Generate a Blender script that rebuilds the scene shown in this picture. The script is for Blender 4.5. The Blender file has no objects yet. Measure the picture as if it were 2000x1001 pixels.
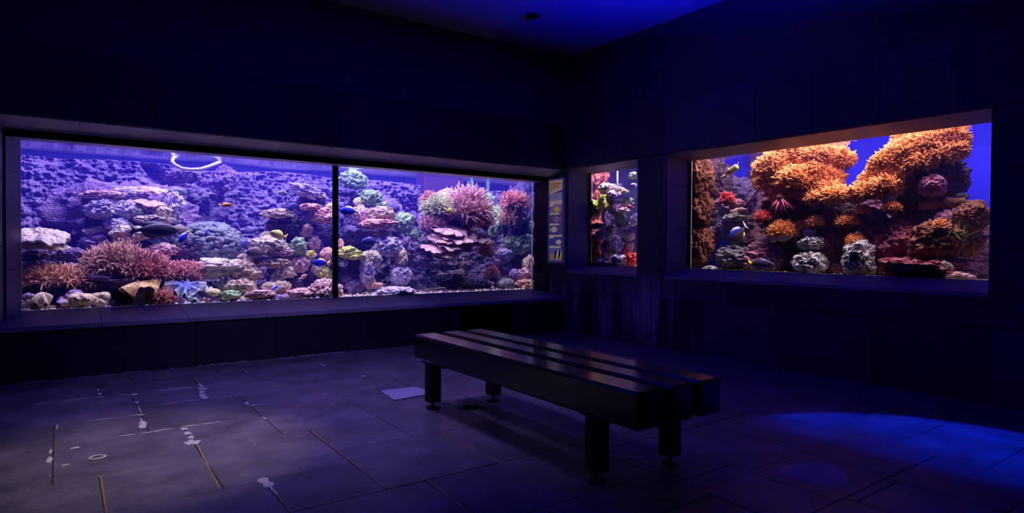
import bpy, math, random
import numpy as np
from mathutils import Matrix, Vector
C = bpy.context.scene.collection
SC = bpy.context.scene
PI = math.pi

# ------------------------------------------------------------------ camera numbers (metres, radians)
H = 1.05; F = 1222.7; YAW = .62587; PIT = -.01642; ROLL = .00713
YO, Y1, YG = 5.949, 6.262, 6.596          # left wall face, inner lintel, glass of the long tank
XR, XG = 5.121, 5.519                     # right wall face, glass of the two tanks in it
ZC, ZB = 3.40, 2.552                      # ceiling, top of the slate cladding
LEFT_T, RIGHT_T = 'L', 'R'

def ray(px, py):
    u = (px-1000)/F; v = -(py-500.5)/F
    c, s = math.cos(ROLL), math.sin(ROLL); u, v = c*u-s*v, s*u+c*v
    cp, sp = math.cos(PIT), math.sin(PIT); fw, up = cp-v*sp, sp+v*cp
    cy, sy = math.cos(YAW), math.sin(YAW)
    return Vector((sy*fw+cy*u, cy*fw-sy*u, up))
def on_plane(px, py, axis, val):
    d = ray(px, py); t = val/d[axis]
    return d*t+Vector((0, 0, H)), t
def at(T, px, py, d):                     # a point d metres behind the glass of tank T, and its depth
    return on_plane(px, py, 1, YG+d) if T == 'L' else on_plane(px, py, 0, XG+d)
def floor_pt(px, py, z=0.):
    d = ray(px, py); return d*((z-H)/d.z)+Vector((0, 0, H))

# ------------------------------------------------------------------ numpy noise
def _hash(i, j, k, s):
    h = (i*374761393+j*668265263+k*2147483647+s*1274126177) & 0xffffffff
    h = ((h ^ (h >> 13))*1274126177) & 0xffffffff
    h = ((h ^ (h >> 16))*2246822519) & 0xffffffff
    return ((h ^ (h >> 15)) & 0xffffff)/float(0xffffff)
def vnoise(P, seed=0):
    P = np.asarray(P, float); I = np.floor(P).astype(np.int64); f = P-I; f = f*f*f*(f*(f*6-15)+10)
    r = 0
    for dx in (0, 1):
        wx = f[:, 0] if dx else 1-f[:, 0]
        for dy in (0, 1):
            wy = f[:, 1] if dy else 1-f[:, 1]
            for dz in (0, 1):
                wz = f[:, 2] if dz else 1-f[:, 2]
                r = r+wx*wy*wz*_hash(I[:, 0]+dx, I[:, 1]+dy, I[:, 2]+dz, seed)
    return r*2-1
def fbm(P, seed=0, octv=4, lac=2.1, gain=.5):
    r = 0; a = 1.; n = 0
    for o in range(octv):
        r = r+a*vnoise(P*(lac**o)+o*17.3, seed+o*31); n += a; a *= gain
    return r/n
def ridged(P, seed=0, octv=3):
    r = 0; a = 1.; n = 0
    for o in range(octv):
        r = r+a*(1-np.abs(vnoise(P*(2.1**o)+o*11.7, seed+o*13))*2); n += a; a *= .5
    return r/n

# ------------------------------------------------------------------ mesh helpers
def mesh(name, V, F_, mats, mi=None, smooth=True, attr=None):
    me = bpy.data.meshes.new(name)
    me.from_pydata([tuple(v) for v in np.asarray(V, float)], [], [tuple(int(i) for i in f) for f in F_])
    for m in (mats if isinstance(mats, (list, tuple)) else [mats]): me.materials.append(m)
    n = len(me.polygons)
    if mi is not None: me.polygons.foreach_set('material_index', np.asarray(mi, np.int32))
    if smooth is True: me.polygons.foreach_set('use_smooth', np.ones(n, bool))
    if attr is not None:
        a = me.attributes.new('tint', 'FLOAT', 'FACE'); a.data.foreach_set('value', np.asarray(attr, np.float32))
    me.update(); return me
def link(name, me, parent=None, loc=None, rot=None, scale=None):
    o = bpy.data.objects.new(name, me); C.objects.link(o)
    if parent is not None: o.parent = parent
    if loc is not None: o.location = loc
    if rot is not None: o.rotation_euler = rot
    if scale is not None: o.scale = scale
    return o
def tag(o, label, cat, group=None, kind=None):
    if label: o['label'] = label
    if cat: o['category'] = cat
    if group: o['group'] = group
    if kind: o['kind'] = kind
    return o
def struct(name, me, parent=None):
    o = link(name, me, parent)
    if parent is None: o['kind'] = 'structure'
    return o
class MB:
    def __init__(s): s.V = []; s.F = []; s.m = []; s.t = []; s.n = 0
    def add(s, V, F_, m=0, t=0.):
        V = np.asarray(V, float); s.V.append(V)
        for f in F_: s.F.append([int(i)+s.n for i in f]); s.m.append(m); s.t.append(t)
        s.n += len(V)
    def box(s, a, b, m=0, t=0.):
        x0, y0, z0 = a; x1, y1, z1 = b
        s.add([(x0, y0, z0), (x1, y0, z0), (x1, y1, z0), (x0, y1, z0), (x0, y0, z1), (x1, y0, z1), (x1, y1, z1), (x0, y1, z1)],
              [(0, 3, 2, 1), (4, 5, 6, 7), (0, 1, 5, 4), (1, 2, 6, 5), (2, 3, 7, 6), (3, 0, 4, 7)], m, t)
    def quad(s, a, b, c, d, m=0, t=0.): s.add([a, b, c, d], [(0, 1, 2, 3)], m, t)
    def slab(s, a, b, c, d, th, m=0, t=0.):             # a quad given a thickness along th
        q = np.array([a, b, c, d], float); th = np.asarray(th, float); V = np.vstack([q, q+th])
        s.add(V, [(0, 1, 2, 3), (7, 6, 5, 4), (0, 4, 5, 1), (1, 5, 6, 2), (2, 6, 7, 3), (3, 7, 4, 0)], m, t)
    def cbox(s, a, b, bev, m=0, t=0.):                  # box with chamfered edges all round
        x0, y0, z0 = a; x1, y1, z1 = b
        sx, sy, sz = (x1-x0)/2, (y1-y0)/2, (z1-z0)/2; c = np.array([(x0+x1)/2, (y0+y1)/2, (z0+z1)/2])
        V = []; idx = {}
        for i in (-1, 1):
            for j in (-1, 1):
                for k in (-1, 1):
                    for ax in range(3):
                        p = np.array([i*sx, j*sy, k*sz])-np.array([i, j, k])*bev*np.array([ax != 0, ax != 1, ax != 2])
                        idx[i, j, k, ax] = len(V); V.append(c+p)
        Fs = []
        g = lambda i, j, k, ax: idx[i, j, k, ax]
        for i in (-1, 1):
            Fs.append([g(i, -1, -1, 0), g(i, 1, -1, 0), g(i, 1, 1, 0), g(i, -1, 1, 0)][::i])
            Fs.append([g(-1, i, -1, 1), g(-1, i, 1, 1), g(1, i, 1, 1), g(1, i, -1, 1)][::i])
            Fs.append([g(-1, -1, i, 2), g(1, -1, i, 2), g(1, 1, i, 2), g(-1, 1, i, 2)][::i])
        for j in (-1, 1):
            for k in (-1, 1):
                Fs.append([g(-1, j, k, 1), g(1, j, k, 1), g(1, j, k, 2), g(-1, j, k, 2)][::-j*k])
                Fs.append([g(j, -1, k, 0), g(j, 1, k, 0), g(j, 1, k, 2), g(j, -1, k, 2)][::j*k])
                Fs.append([g(j, k, -1, 0), g(j, k, 1, 0), g(j, k, 1, 1), g(j, k, -1, 1)][::-j*k])
        for i in (-1, 1):
            for j in (-1, 1):
                for k in (-1, 1): Fs.append([g(i, j, k, 0), g(i, j, k, 1), g(i, j, k, 2)][::i*j*k])
        s.add(V, Fs, m, t)
    def tube(s, pts, rad, n=10, m=0, cap=True):
        pts = [Vector(p) for p in pts]; rr = rad if isinstance(rad, (list, tuple)) else [rad]*len(pts)
        V = []; up = Vector((0, 0, 1))
        for i, p in enumerate(pts):
            d = (pts[min(i+1, len(pts)-1)]-pts[max(i-1, 0)]).normalized()
            a = d.cross(up)
            if a.length < 1e-3: a = d.cross(Vector((1, 0, 0)))
            a.normalize(); b = d.cross(a)
            for k in range(n):
                th = 2*PI*k/n; V.append(p+(a*math.cos(th)+b*math.sin(th))*rr[i])
        Fs = []
        for i in range(len(pts)-1):
            for k in range(n):
                k2 = (k+1) % n; Fs.append((i*n+k, i*n+k2, (i+1)*n+k2, (i+1)*n+k))
        if cap: Fs.append(tuple(range(n))[::-1]); Fs.append(tuple((len(pts)-1)*n+k for k in range(n)))
        s.add([tuple(v) for v in V], Fs, m)
    def lathe(s, prof, n=24, m=0, c=(0, 0, 0)):
        V = []
        for r, z in prof:
            for k in range(n): V.append((c[0]+r*math.cos(2*PI*k/n), c[1]+r*math.sin(2*PI*k/n), c[2]+z))
        Fs = []
        for i in range(len(prof)-1):
            for k in range(n):
                k2 = (k+1) % n; Fs.append((i*n+k, i*n+k2, (i+1)*n+k2, (i+1)*n+k))
        Fs.append(tuple(range(n))[::-1]); Fs.append(tuple((len(prof)-1)*n+k for k in range(n)))
        s.add(V, Fs, m)
    def me(s, name, mats, smooth=False):
        return mesh(name, np.vstack(s.V), s.F, mats, s.m, smooth, s.t)

# ------------------------------------------------------------------ materials
def mat(name):
    m = bpy.data.materials.new(name); m.use_nodes = True; N = m.node_tree
    return m, N, N.nodes, N.links, N.nodes['Principled BSDF']
def rgb(h):                                # sRGB 0-255 -> linear
    return tuple(((c/255)/12.92 if c/255 <= .04045 else ((c/255+.055)/1.055)**2.4) for c in h)+(1.,)
def ramp(nd, cols, pos=None, interp='LINEAR'):
    r = nd.new('ShaderNodeValToRGB'); e = r.color_ramp.elements; r.color_ramp.interpolation = interp
    pos = pos or [i/(len(cols)-1) for i in range(len(cols))]
    e[0].position = pos[0]; e[0].color = cols[0]; e[1].position = pos[-1]; e[1].color = cols[-1]
    for p, c in list(zip(pos, cols))[1:-1]: x = e.new(p); x.color = c
    return r
def plain(name, col, rough=.5, spec=.5, metal=0., noise=0., nscale=8., bump=0.):
    m, N, nd, ln, b = mat(name)
    b.inputs['Base Color'].default_value = rgb(col); b.inputs['Roughness'].default_value = rough
    b.inputs['Specular IOR Level'].default_value = spec; b.inputs['Metallic'].default_value = metal
    if noise or bump:
        t = nd.new('ShaderNodeTexCoord'); n = nd.new('ShaderNodeTexNoise'); n.inputs['Scale'].default_value = nscale; n.inputs['Detail'].default_value = 6
        ln.new(t.outputs['Object'], n.inputs['Vector'])
        if noise:
            c = rgb(col); r = ramp(nd, [tuple(x*(1-noise) for x in c[:3])+(1,), tuple(min(1, x*(1+noise)) for x in c[:3])+(1,)], [.3, .7])
            ln.new(n.outputs['Fac'], r.inputs['Fac']); ln.new(r.outputs['Color'], b.inputs['Base Color'])
        if bump:
            bp = nd.new('ShaderNodeBump'); bp.inputs['Strength'].default_value = bump; bp.inputs['Distance'].default_value = .01
            ln.new(n.outputs['Fac'], bp.inputs['Height']); ln.new(bp.outputs['Normal'], b.inputs['Normal'])
    return m
def crust(name, cols, scale=14., speck=None, speck_amt=.35, bump=.6, rough=.75, fine=70.):
    """living crust: blotches of several colours, fine speckles and pores"""
    m, N, nd, ln, b = mat(name)
    t = nd.new('ShaderNodeTexCoord'); oi = nd.new('ShaderNodeObjectInfo')
    ad = nd.new('ShaderNodeVectorMath'); ad.operation = 'ADD'; mu = nd.new('ShaderNodeMath'); mu.operation = 'MULTIPLY'; mu.inputs[1].default_value = 37.
    ln.new(oi.outputs['Random'], mu.inputs[0]); ln.new(t.outputs['Object'], ad.inputs[0]); ln.new(mu.outputs[0], ad.inputs[1])
    n = nd.new('ShaderNodeTexNoise'); n.inputs['Scale'].default_value = scale; n.inputs['Detail'].default_value = 7; n.inputs['Roughness'].default_value = .68
    ln.new(ad.outputs[0], n.inputs['Vector'])
    k = len(cols); r = ramp(nd, [rgb(c) for c in cols], [.27+.46*i/(k-1) for i in range(k)]); ln.new(n.outputs['Fac'], r.inputs['Fac'])
    v = nd.new('ShaderNodeTexVoronoi'); v.inputs['Scale'].default_value = fine; ln.new(ad.outputs[0], v.inputs['Vector'])
    out = r.outputs['Color']
    if speck:
        r2 = ramp(nd, [(1, 1, 1, 1), (0, 0, 0, 1)], [.12, speck_amt]); ln.new(v.outputs['Distance'], r2.inputs['Fac'])
        n3 = nd.new('ShaderNodeTexNoise'); n3.inputs['Scale'].default_value = scale*1.7; ln.new(ad.outputs[0], n3.inputs['Vector'])
        r3 = ramp(nd, [(0, 0, 0, 1), (1, 1, 1, 1)], [.42, .58]); ln.new(n3.outputs['Fac'], r3.inputs['Fac'])
        mm = nd.new('ShaderNodeMath'); mm.operation = 'MULTIPLY'; ln.new(r2.outputs['Color'], mm.inputs[0]); ln.new(r3.outputs['Color'], mm.inputs[1])
        mx = nd.new('ShaderNodeMixRGB'); mx.inputs[2].default_value = rgb(speck); ln.new(mm.outputs[0], mx.inputs[0]); ln.new(out, mx.inputs[1]); out = mx.outputs[0]
    ln.new(out, b.inputs['Base Color']); b.inputs['Roughness'].default_value = rough; b.inputs['Specular IOR Level'].default_value = .25
    n2 = nd.new('ShaderNodeTexNoise'); n2.inputs['Scale'].default_value = scale*4; n2.inputs['Detail'].default_value = 5; ln.new(ad.outputs[0], n2.inputs['Vector'])
    am = nd.new('ShaderNodeMath'); am.operation = 'ADD'; ln.new(n2.outputs['Fac'], am.inputs[0]); ln.new(v.outputs['Distance'], am.inputs[1])
    bp = nd.new('ShaderNodeBump'); bp.inputs['Strength'].default_value = bump; bp.inputs['Distance'].default_value = .012
    ln.new(am.outputs[0], bp.inputs['Height']); ln.new(bp.outputs['Normal'], b.inputs['Normal'])
    return m

def slate(name, base, var, rough, spec, bump=.25, joint_tint=True, streak=False, scale=3.):
    m, N, nd, ln, b = mat(name)
    t = nd.new('ShaderNodeTexCoord'); n = nd.new('ShaderNodeTexNoise'); n.inputs['Scale'].default_value = scale; n.inputs['Detail'].default_value = 8; n.inputs['Roughness'].default_value = .65
    ln.new(t.outputs['Object'], n.inputs['Vector'])
    c = rgb(base); r = ramp(nd, [tuple(x*(1-var) for x in c[:3])+(1,), tuple(x*(1+var) for x in c[:3])+(1,)], [.3, .7]); ln.new(n.outputs['Fac'], r.inputs['Fac'])
    a = nd.new('ShaderNodeAttribute'); a.attribute_name = 'tint'; a.attribute_type = 'GEOMETRY'
    ma = nd.new('ShaderNodeMath'); ma.operation = 'ADD'; ma.inputs[1].default_value = 1.; ln.new(a.outputs['Fac'], ma.inputs[0])
    vm = nd.new('ShaderNodeVectorMath'); vm.operation = 'SCALE'; ln.new(r.outputs['Color'], vm.inputs[0]); ln.new(ma.outputs[0], vm.inputs['Scale'])
    out = vm.outputs[0]
    if streak:                             # pale lime runs down the lower courses of the wall
        mp = nd.new('ShaderNodeMapping'); mp.inputs['Scale'].default_value = (3.4, 3.4, .35); ln.new(t.outputs['Object'], mp.inputs['Vector'])
        n2 = nd.new('ShaderNodeTexNoise'); n2.inputs['Scale'].default_value = 1.6; n2.inputs['Detail'].default_value = 5; ln.new(mp.outputs[0], n2.inputs['Vector'])
        r2 = ramp(nd, [(0, 0, 0, 1), (1, 1, 1, 1)], [.52, .72]); ln.new(n2.outputs['Fac'], r2.inputs['Fac'])
        sx = nd.new('ShaderNodeSeparateXYZ'); ln.new(t.outputs['Object'], sx.inputs[0])
        mr = nd.new('ShaderNodeMapRange'); mr.inputs[1].default_value = .8; mr.inputs[2].default_value = .4; ln.new(sx.outputs['Z'], mr.inputs[0])
        my = nd.new('ShaderNodeMapRange'); my.inputs[1].default_value = 3.7; my.inputs[2].default_value = 4.4; ln.new(sx.outputs['Y'], my.inputs[0])
        m0 = nd.new('ShaderNodeMath'); m0.operation = 'MULTIPLY'; ln.new(my.outputs[0], m0.inputs[0]); ln.new(mr.outputs[0], m0.inputs[1])
        mm = nd.new('ShaderNodeMath'); mm.operation = 'MULTIPLY'; ln.new(r2.outputs['Color'], mm.inputs[0]); ln.new(m0.outputs[0], mm.inputs[1])
        mx = nd.new('ShaderNodeMixRGB'); mx.inputs[2].default_value = rgb((230, 224, 228)); ln.new(mm.outputs[0], mx.inputs[0]); ln.new(out, mx.inputs[1]); out = mx.outputs[0]
    ln.new(out, b.inputs['Base Color']); b.inputs['Specular IOR Level'].default_value = spec
    rr = nd.new('ShaderNodeMapRange'); rr.inputs[3].default_value = rough-.1; rr.inputs[4].default_value = rough+.12; ln.new(n.outputs['Fac'], rr.inputs[0]); ln.new(rr.outputs[0], b.inputs['Roughness'])
    n4 = nd.new('ShaderNodeTexNoise'); n4.inputs['Scale'].default_value = scale*9; n4.inputs['Detail'].default_value = 6; ln.new(t.outputs['Object'], n4.inputs['Vector'])
    bp = nd.new('ShaderNodeBump'); bp.inputs['Strength'].default_value = bump; bp.inputs['Distance'].default_value = .006
    ln.new(n4.outputs['Fac'], bp.inputs['Height']); ln.new(bp.outputs['Normal'], b.inputs['Normal'])
    return m

def glassy(name, fres=1.3, tint=(1, 1, 1, 1), grazing=None, wave=0.):
    m, N, nd, ln, b = mat(name); nd.remove(b); o = nd['Material Output']
    tr = nd.new('ShaderNodeBsdfTransparent'); tr.inputs[0].default_value = tint
    gl = nd.new('ShaderNodeBsdfGlossy'); gl.inputs['Roughness'].default_value = .02 if not wave else .05
    mx = nd.new('ShaderNodeMixShader')
    if grazing is None:
        f = nd.new('ShaderNodeFresnel'); f.inputs['IOR'].default_value = fres; ln.new(f.outputs[0], mx.inputs[0])
    else:
        lw = nd.new('ShaderNodeLayerWeight'); lw.inputs['Blend'].default_value = .5
        mr = nd.new('ShaderNodeMapRange'); mr.inputs[1].default_value = grazing; mr.inputs[2].default_value = grazing+.12; mr.inputs[4].default_value = .85
        ln.new(lw.outputs['Facing'], mr.inputs[0]); ln.new(mr.outputs[0], mx.inputs[0])
    if wave:
        t = nd.new('ShaderNodeTexCoord'); mp = nd.new('ShaderNodeMapping'); mp.inputs['Scale'].default_value = (2.2, 7, 1)
        n = nd.new('ShaderNodeTexNoise'); n.inputs['Scale'].default_value = 3; n.inputs['Detail'].default_value = 3
        ln.new(t.outputs['Object'], mp.inputs[0]); ln.new(mp.outputs[0], n.inputs['Vector'])
        bp = nd.new('ShaderNodeBump'); bp.inputs['Strength'].default_value = wave; bp.inputs['Distance'].default_value = .03
        ln.new(n.outputs['Fac'], bp.inputs['Height']); ln.new(bp.outputs['Normal'], gl.inputs['Normal'])
    ln.new(tr.outputs[0], mx.inputs[1]); ln.new(gl.outputs[0], mx.inputs[2]); ln.new(mx.outputs[0], o.inputs['Surface'])
    return m

M = {}
M['plaster'] = plain('plaster_paint', (84, 84, 90), .9, .15, noise=.08, nscale=3)
M['ceil'] = plain('ceiling_paint', (150, 150, 156), .95, .1, noise=.03, nscale=2)
M['slate'] = slate('slate_cladding', (56, 54, 56), .25, .55, .3)
M['slate_r'] = slate('slate_cladding_lime_run', (82, 78, 84), .25, .55, .3, streak=True)
M['reveal'] = slate('honed_slate_reveal', (168, 162, 164), .15, .5, .35)
M['flag'] = slate('flagstone', (116, 108, 112), .5, .40, .45, bump=.9, scale=3.4)
M['grout'] = plain('floor_grout', (58, 50, 46), .9, .2, noise=.3, nscale=20)
M['grout_y'] = plain('sandy_grout', (176, 146, 92), .9, .2, noise=.3, nscale=20)
M['lime'] = plain('lime_mortar', (236, 230, 214), .9, .2, noise=.15, nscale=40)
M['void'] = plain('gap_shade_black', (6, 6, 7), .9, .1)  # near-black for gaps, and for painted shade on the lintel
M['dark'] = plain('dark_metal', (22, 21, 20), .5, .4, noise=.2, nscale=12)
M['steel'] = plain('weathered_steel', (60, 56, 46), .55, .4, .6, noise=.3, nscale=20)
M['glass'] = glassy('pane_glass', 1.22)
M['water'] = glassy('water_surface', grazing=.72, wave=.18)
M['seal'] = plain('silicone_edge', (190, 188, 200), .6)

def wood():
    m, N, nd, ln, b = mat('varnished_hardwood')
    t = nd.new('ShaderNodeTexCoord'); mp = nd.new('ShaderNodeMapping'); mp.inputs['Scale'].default_value = (22, 1.1, 22); ln.new(t.outputs['Object'], mp.inputs[0])
    n = nd.new('ShaderNodeTexNoise'); n.inputs['Scale'].default_value = 2.2; n.inputs['Detail'].default_value = 7; ln.new(mp.outputs[0], n.inputs['Vector'])
    r = ramp(nd, [rgb((16, 8, 7)), rgb((36, 19, 15))], [.3, .7]); ln.new(n.outputs['Fac'], r.inputs['Fac']); ln.new(r.outputs[0], b.inputs['Base Color'])
    b.inputs['Roughness'].default_value = .35; b.inputs['Specular IOR Level'].default_value = .25; b.inputs['Coat Weight'].default_value = 1.; b.inputs['Coat Roughness'].default_value = .12; b.inputs['Coat IOR'].default_value = 1.4
    bp = nd.new('ShaderNodeBump'); bp.inputs['Strength'].default_value = .12; bp.inputs['Distance'].default_value = .004; ln.new(n.outputs['Fac'], bp.inputs['Height']); ln.new(bp.outputs['Normal'], b.inputs['Normal'])
    return m
M['wood'] = wood()

# reef palettes
M['purple'] = crust('purple_coralline', [(60, 40, 88), (112, 84, 140), (150, 122, 168), (104, 66, 116)], 12, (214, 196, 220), .4)
M['wall'] = crust('reef_wall_crust', [(38, 26, 74), (92, 72, 136), (140, 118, 170), (66, 48, 108), (132, 104, 146)], 24, (206, 196, 226), .42, 1., fine=62.)
M['cream'] = crust('cream_crust', [(128, 108, 116), (204, 188, 172), (230, 216, 200), (176, 148, 148)], 16, (120, 80, 100), .3)
M['tan'] = crust('tan_crust', [(108, 86, 92), (188, 162, 142), (214, 190, 166), (150, 122, 122)], 16, (232, 214, 196), .3)
M['pinkrock'] = crust('pink_crust', [(112, 76, 98), (200, 156, 166), (226, 190, 190), (156, 110, 132)], 15, (240, 214, 214), .32)
M['salmon'] = crust('salmon_crust', [(140, 84, 90), (212, 150, 136), (228, 178, 164), (168, 108, 112)], 14, (244, 214, 200), .3)
M['lilac'] = crust('lilac_knobs', [(96, 74, 140), (178, 158, 206), (220, 208, 232), (150, 122, 178)], 15, (244, 240, 250), .4)
M['green'] = crust('green_crust', [(60, 84, 80), (128, 160, 120), (176, 200, 152), (98, 120, 104)], 15, (220, 232, 204), .35)
M['greyzoa'] = crust('grey_green_buttons', [(76, 84, 100), (118, 126, 132), (142, 146, 150), (98, 92, 124)], 8, None, bump=.4)
M['yellowgreen'] = crust('yellow_green_crust', [(120, 120, 40), (196, 200, 84), (222, 220, 120), (150, 150, 70)], 14, (244, 240, 180), .35)
M['maroon'] = crust('maroon_crust', [(52, 20, 32), (116, 46, 68), (156, 72, 96), (72, 36, 50)], 20, (230, 186, 196), .36)
M['plum'] = crust('plum_crust', [(36, 26, 58), (78, 52, 96), (112, 82, 130), (54, 38, 76)], 16, (196, 166, 206), .3)
M['brown'] = crust('brown_red_crust', [(40, 22, 20), (110, 62, 50), (150, 92, 70), (70, 36, 34)], 18, (226, 182, 150), .3)
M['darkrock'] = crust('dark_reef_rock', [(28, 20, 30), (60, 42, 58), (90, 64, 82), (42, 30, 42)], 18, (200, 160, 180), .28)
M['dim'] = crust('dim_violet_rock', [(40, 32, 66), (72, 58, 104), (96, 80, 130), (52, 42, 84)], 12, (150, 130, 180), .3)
M['white'] = crust('white_veined_rock', [(70, 60, 66), (150, 140, 140), (226, 222, 222), (96, 84, 88)], 16, (250, 248, 250), .42, 1.)
M['greyrock'] = crust('lilac_grey_rock', [(70, 66, 80), (118, 112, 128), (146, 138, 150), (92, 82, 104)], 14, (190, 184, 200), .3)
M['pinkpurple'] = crust('magenta_speckled_rock', [(80, 36, 66), (150, 84, 122), (190, 130, 150), (110, 100, 70)], 17, (226, 210, 176), .36)
M['redsponge'] = crust('red_sponge', [(140, 24, 26), (222, 62, 52), (240, 96, 80), (180, 34, 40)], 20, None)
M['rusty'] = crust('rust_red_wall', [(84, 34, 36), (176, 84, 66), (200, 120, 104), (120, 54, 74)], 20, (240, 200, 190), .35)
M['orange_poly'] = plain('orange_polyps', (246, 164, 96), .6, .3, noise=.22, nscale=9)
M['tan_poly'] = plain('tan_tentacles', (208, 162, 142), .6, .3, noise=.25, nscale=9)
M['peach_poly'] = plain('peach_tentacles', (228, 174, 142), .6, .3, noise=.22, nscale=9)
M['rose_poly'] = plain('rose_tentacles', (206, 138, 138), .6, .3, noise=.25, nscale=9)
M['pink_poly'] = plain('pink_tentacles', (216, 164, 172), .55, .3, noise=.2, nscale=6)
M['cream_poly'] = plain('cream_green_tentacles', (206, 206, 164), .6, .3, noise=.2, nscale=8)
M['red_poly'] = plain('red_tentacles', (226, 96, 100), .55, .3, noise=.2, nscale=8)
M['leather'] = plain('tan_leather_coral', (218, 178, 124), .7, .25, noise=.12, nscale=14, bump=.25)
M['leather_y'] = plain('pale_yellow_coral', (214, 206, 150), .7, .25, noise=.12, nscale=20, bump=.3)
M['leather_w'] = plain('cream_leather_coral', (224, 200, 168), .7, .25, noise=.12, nscale=14, bump=.2)
M['stalk'] = plain('pale_coral_stalk', (206, 186, 196), .7, .25, noise=.1, nscale=14)
M['lav'] = plain('lavender_coral', (178, 150, 206), .7, .25, noise=.15, nscale=14, bump=.2)
M['orangebase'] = plain('brown_coral_branch', (92, 46, 44), .8, .2, noise=.3, nscale=14, bump=.5)
M['sand'] = crust('coral_sand', [(150, 130, 130), (196, 176, 166), (220, 206, 196), (166, 140, 150)], 30, (120, 90, 100), .25, fine=160.)
M['bluepanel'] = plain('blue_back_panel', (24, 26, 210), .8, .2, noise=.25, nscale=2.2)
M['indigo'] = plain('indigo_back_panel', (22, 19, 76), .8, .2, noise=.2, nscale=2)
M['box_v'] = plain('violet_brown_plastic', (84, 56, 100), .5, .3, noise=.1, nscale=3)
M['pipe_g'] = plain('algae_green_pipe', (58, 92, 92), .6, .3, noise=.2, nscale=9)
M['hose'] = plain('pale_hose', (176, 172, 146), .45, .4, noise=.1, nscale=12)
M['bark'] = crust('brown_driftwood', [(70, 44, 30), (140, 96, 62), (168, 122, 84), (100, 66, 46)], 12, (200, 160, 130), .25)
M['weed'] = plain('olive_weed', (112, 120, 60), .6, .3, noise=.3, nscale=12)

def clam_mat():
    m, N, nd, ln, b = mat('striped_blue_white_mantle')
    a = nd.new('ShaderNodeAttribute'); a.attribute_name = 'rad'; r = ramp(nd, [rgb((70, 82, 180)), rgb((128, 140, 206)), rgb((206, 214, 232)), rgb((244, 246, 250))], [0., .5, .82, .95]); ln.new(a.outputs['Fac'], r.inputs[0])
    t = nd.new('ShaderNodeTexCoord'); w = nd.new('ShaderNodeTexNoise'); w.inputs['Scale'].default_value = 30; ln.new(t.outputs['Object'], w.inputs['Vector'])
    mx = nd.new('ShaderNodeMixRGB'); mx.blend_type = 'MULTIPLY'; mx.inputs[0].default_value = .35; ln.new(r.outputs[0], mx.inputs[1]); ln.new(w.outputs['Fac'], mx.inputs[2])
    ln.new(mx.outputs[0], b.inputs['Base Color']); b.inputs['Roughness'].default_value = .5
    return m
M['clam'] = clam_mat()

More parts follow.
